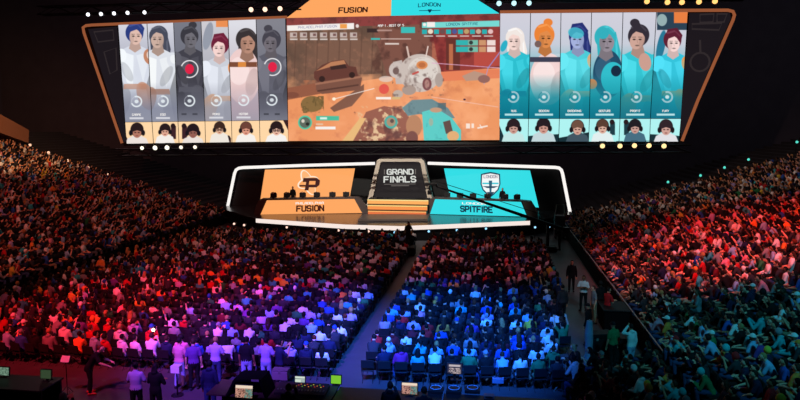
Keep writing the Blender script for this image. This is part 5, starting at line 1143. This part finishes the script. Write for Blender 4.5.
child(o, 'pole', MB().cyl((0, 0, 0), (0, 0, 1.1), .015, 6), DARK); child(o, 'tray', MB().bbox((0, 0, 1.22), (.36, .02, .26), .005, 0, -.5), DARK); child(o, 'sheet', MB().box((0, -.022, 1.22), (.29, .006, .21), 0, -.5), mat('paper', (235, 225, 220), .8))
for a in (90, 210, 330): child(o, 'leg', MB().cyl((0, 0, .3), (.28*math.cos(R_(a)), .28*math.sin(R_(a)), .0), .01, 5), DARK)
q = on_z(176.5, 367, .95); o = thing('equipment_case', 'white-topped case on a stand behind the pink tee', 'case', (q.x, q.y, 0)); child(o, 'case_body', MB().bbox((0, 0, .88), (.30, .26, .22), .02), mat('case_white', (225, 220, 224), .7)); child(o, 'case_lid', MB().bbox((0, 0, 1.0), (.3, .26, .03), .01), mat('case_white2', (200, 196, 204), .7)); child(o, 'pole', MB().cyl((0, 0, .02), (0, 0, .77), .025, 8), DARK); child(o, 'foot', MB().cyl((0, 0, 0), (0, 0, .02), .2, 14), DARK)
# operators at the desks
stand(390, 386, R_(0), 'stand_phone', 'hoodie', 'short', 'black', 'black', 'b', 'black', 'operator in black seen from behind at the black desk below the centre aisle')
stand(288, 388, R_(-5), 'stand_phone', 'hoodie', 'short', 'charcoal', 'brown', 'a', 'black', 'operator in charcoal seen from behind at the mixing console')
stand(62, 398, R_(5), 'stand_phone', 'hoodie', 'beanie', 'black', 'grey', 'b', 'black', 'operator in grey beanie at the desk by the left rows')
stand(424, 391, R_(0), 'stand_side', 'tee', 'short', 'charcoal', 'brown', 'b', 'khaki', 'operator in charcoal tee next to the warm colour monitor')
# tripods and draped pole in the aisle before the right stand
def tripod(px, py, h, r, label, drape=None):
    q = on_z(px, py, 0); o = thing('tripod_stand', label, 'tripod', (q.x, q.y, 0)); child(o, 'pole', MB().cyl((0, 0, .15), (0, 0, h), .022, 8), GREY)
    for a in (80, 200, 320): child(o, 'leg', MB().cyl((0, 0, h*.45), (r*math.cos(R_(a)), r*math.sin(R_(a)), 0), .016, 6), GREY)
    child(o, 'collar', MB().cyl((0, 0, h*.43), (0, 0, h*.48), .04, 8), BLACK)
    if drape: child(o, 'cloth_sleeve', MB().tube([(0, 0, .12), (.01, 0, .7), (-.01, 0, 1.4), (0, 0, h-.05)], [.16, .13, .15, .10], 12), drape)
    else: child(o, 'top_plate', MB().bbox((0, 0, h), (.16, .16, .04), .01), BLACK)
    return o
tripod(588, 371, 1.9, .5, 'pole stand wrapped in pale grey cloth in the aisle', mat('cloth_grey', (150, 156, 164), .9))
tripod(574, 382, 1.3, .45, 'bare metal tripod stand beside the grey wrapped pole'); tripod(565, 390, 1.0, .4, 'low metal tripod at the end of the disc controller desk')
# black draped box added to darken the unlit aisle
q = on_z(612, 338, 0); o = thing('added_drape_box', 'low black draped box added to darken the aisle by the right stand', 'platform', (q.x+.35, q.y+1.6, 0)); child(o, 'drape', MB().bbox((0, 0, .45), (1.1, 1.5, .9), .04), DRAPE); child(o, 'deck', MB().bbox((0, 0, .93), (1.2, 1.6, .06), .02), BLACK)
# phone torch shining in the left rows
q = on_z(153.5, 331, 1.2); o = thing('phone', 'phone with a bright torch light held up in the red-lit rows', 'phone', (q.x, q.y, q.z)); child(o, 'phone_case', MB().bbox((0, .012, 0), (.075, .01, .15), .004), BLACK); child(o, 'torch', MB().sphere((0, -.01, .04), .055), glow('torch', (255, 226, 170), 12))
# ================================================================== LIGHT
w = bpy.data.worlds.new('world'); scene.world = w; w.use_nodes = True
w.node_tree.nodes['Background'].inputs[0].default_value = (.5,.40,.52,1); w.node_tree.nodes['Background'].inputs[1].default_value = .008
def spot(name, px, py, frm, col, power, deg, blend=.8, z=0.6):
    tgt = on_z(px, py, z) if not isinstance(px, Vector) else px
    L = bpy.data.lights.new(name, 'SPOT'); L.energy = power; L.color = col; L.spot_size = math.radians(deg); L.spot_blend = blend; L.shadow_soft_size = .25
    o = bpy.data.objects.new(name, L); C.objects.link(o); o.location = frm; o.rotation_euler = (tgt-Vector(frm)).to_track_quat('-Z', 'Y').to_euler(); return o
spot('spot_red_floor', 125, 318, (-18, 4, 24), (1, .035, .06), 62000, 26, .9)
spot('spot_red_far_left', 80, 228, (-20, 14, 24), (1, .20, .16), 15000, 66)
spot('spot_violet', 272, 338, (-9, 2, 24), (.22, .075, 1), 115000, 22, .9)
spot('spot_pink_floor', 140, 375, (-14, 6, 24), (1, .12, .45), 14000, 16, .9)
spot('spot_magenta', 225, 292, (-12, 6, 24), (1, .13, .36), 14000, 29)
spot('spot_blue', 432, 340, (-3, 2, 24), (.02, .175, 1), 190000, 22, .9)
spot('spot_rose_floor', 470, 268, (-4, 14, 24), (1, .16, .24), 12000, 20)
spot('spot_aisle', 592, 305, (2, 12, 22), (1, .55, .55), 3600, 16)
spot('spot_far_floor', 350, 250, (-10, 20, 24), (1, .38, .34), 5000, 44)
spot('spot_red_right', 735, 243, (8, 18, 24), (1, .09, .09), 50000, 35, z=3)
spot('spot_teal_right', 745, 308, (9, 2, 24), (.04, .5, .72), 17000, 30, z=2)
spot('spot_warm_far_right', 740, 175, (2, 30, 24), (1, .66, .54), 10000, 44, z=5)
spot('spot_stage', Vector((-8, 59, 2)), 0, (-8, 36, 20), (1, .92, .82), 42000, 46)
spot('spot_balcony', Vector((-44.5, 54, 9)), 0, (-30, 40, 14), (1, .55, .25), 9000, 60)
def wall_fill(name, loc, col, power):
    L = bpy.data.lights.new(name, 'POINT'); L.energy = power; L.color = col; L.shadow_soft_size = 1.5
    o = bpy.data.objects.new(name, L); C.objects.link(o); o.location = loc
wall_fill('wall_fill_back', (-9, 71, 22), (1, .72, .85), 1500); wall_fill('wall_fill_left', (-44, 62, 20), (1, .6, .6), 900); wall_fill('wall_fill_right', (32, 62, 20), (.8, .85, 1), 800)  # added unseen fill lamps, no fixtures here, lifting the dark walls
scene.view_settings.view_transform = 'Standard'; scene.view_settings.look = 'None'; scene.view_settings.gamma = 1.0; scene.view_settings.exposure = 0.0; scene.view_settings.use_curve_mapping = False
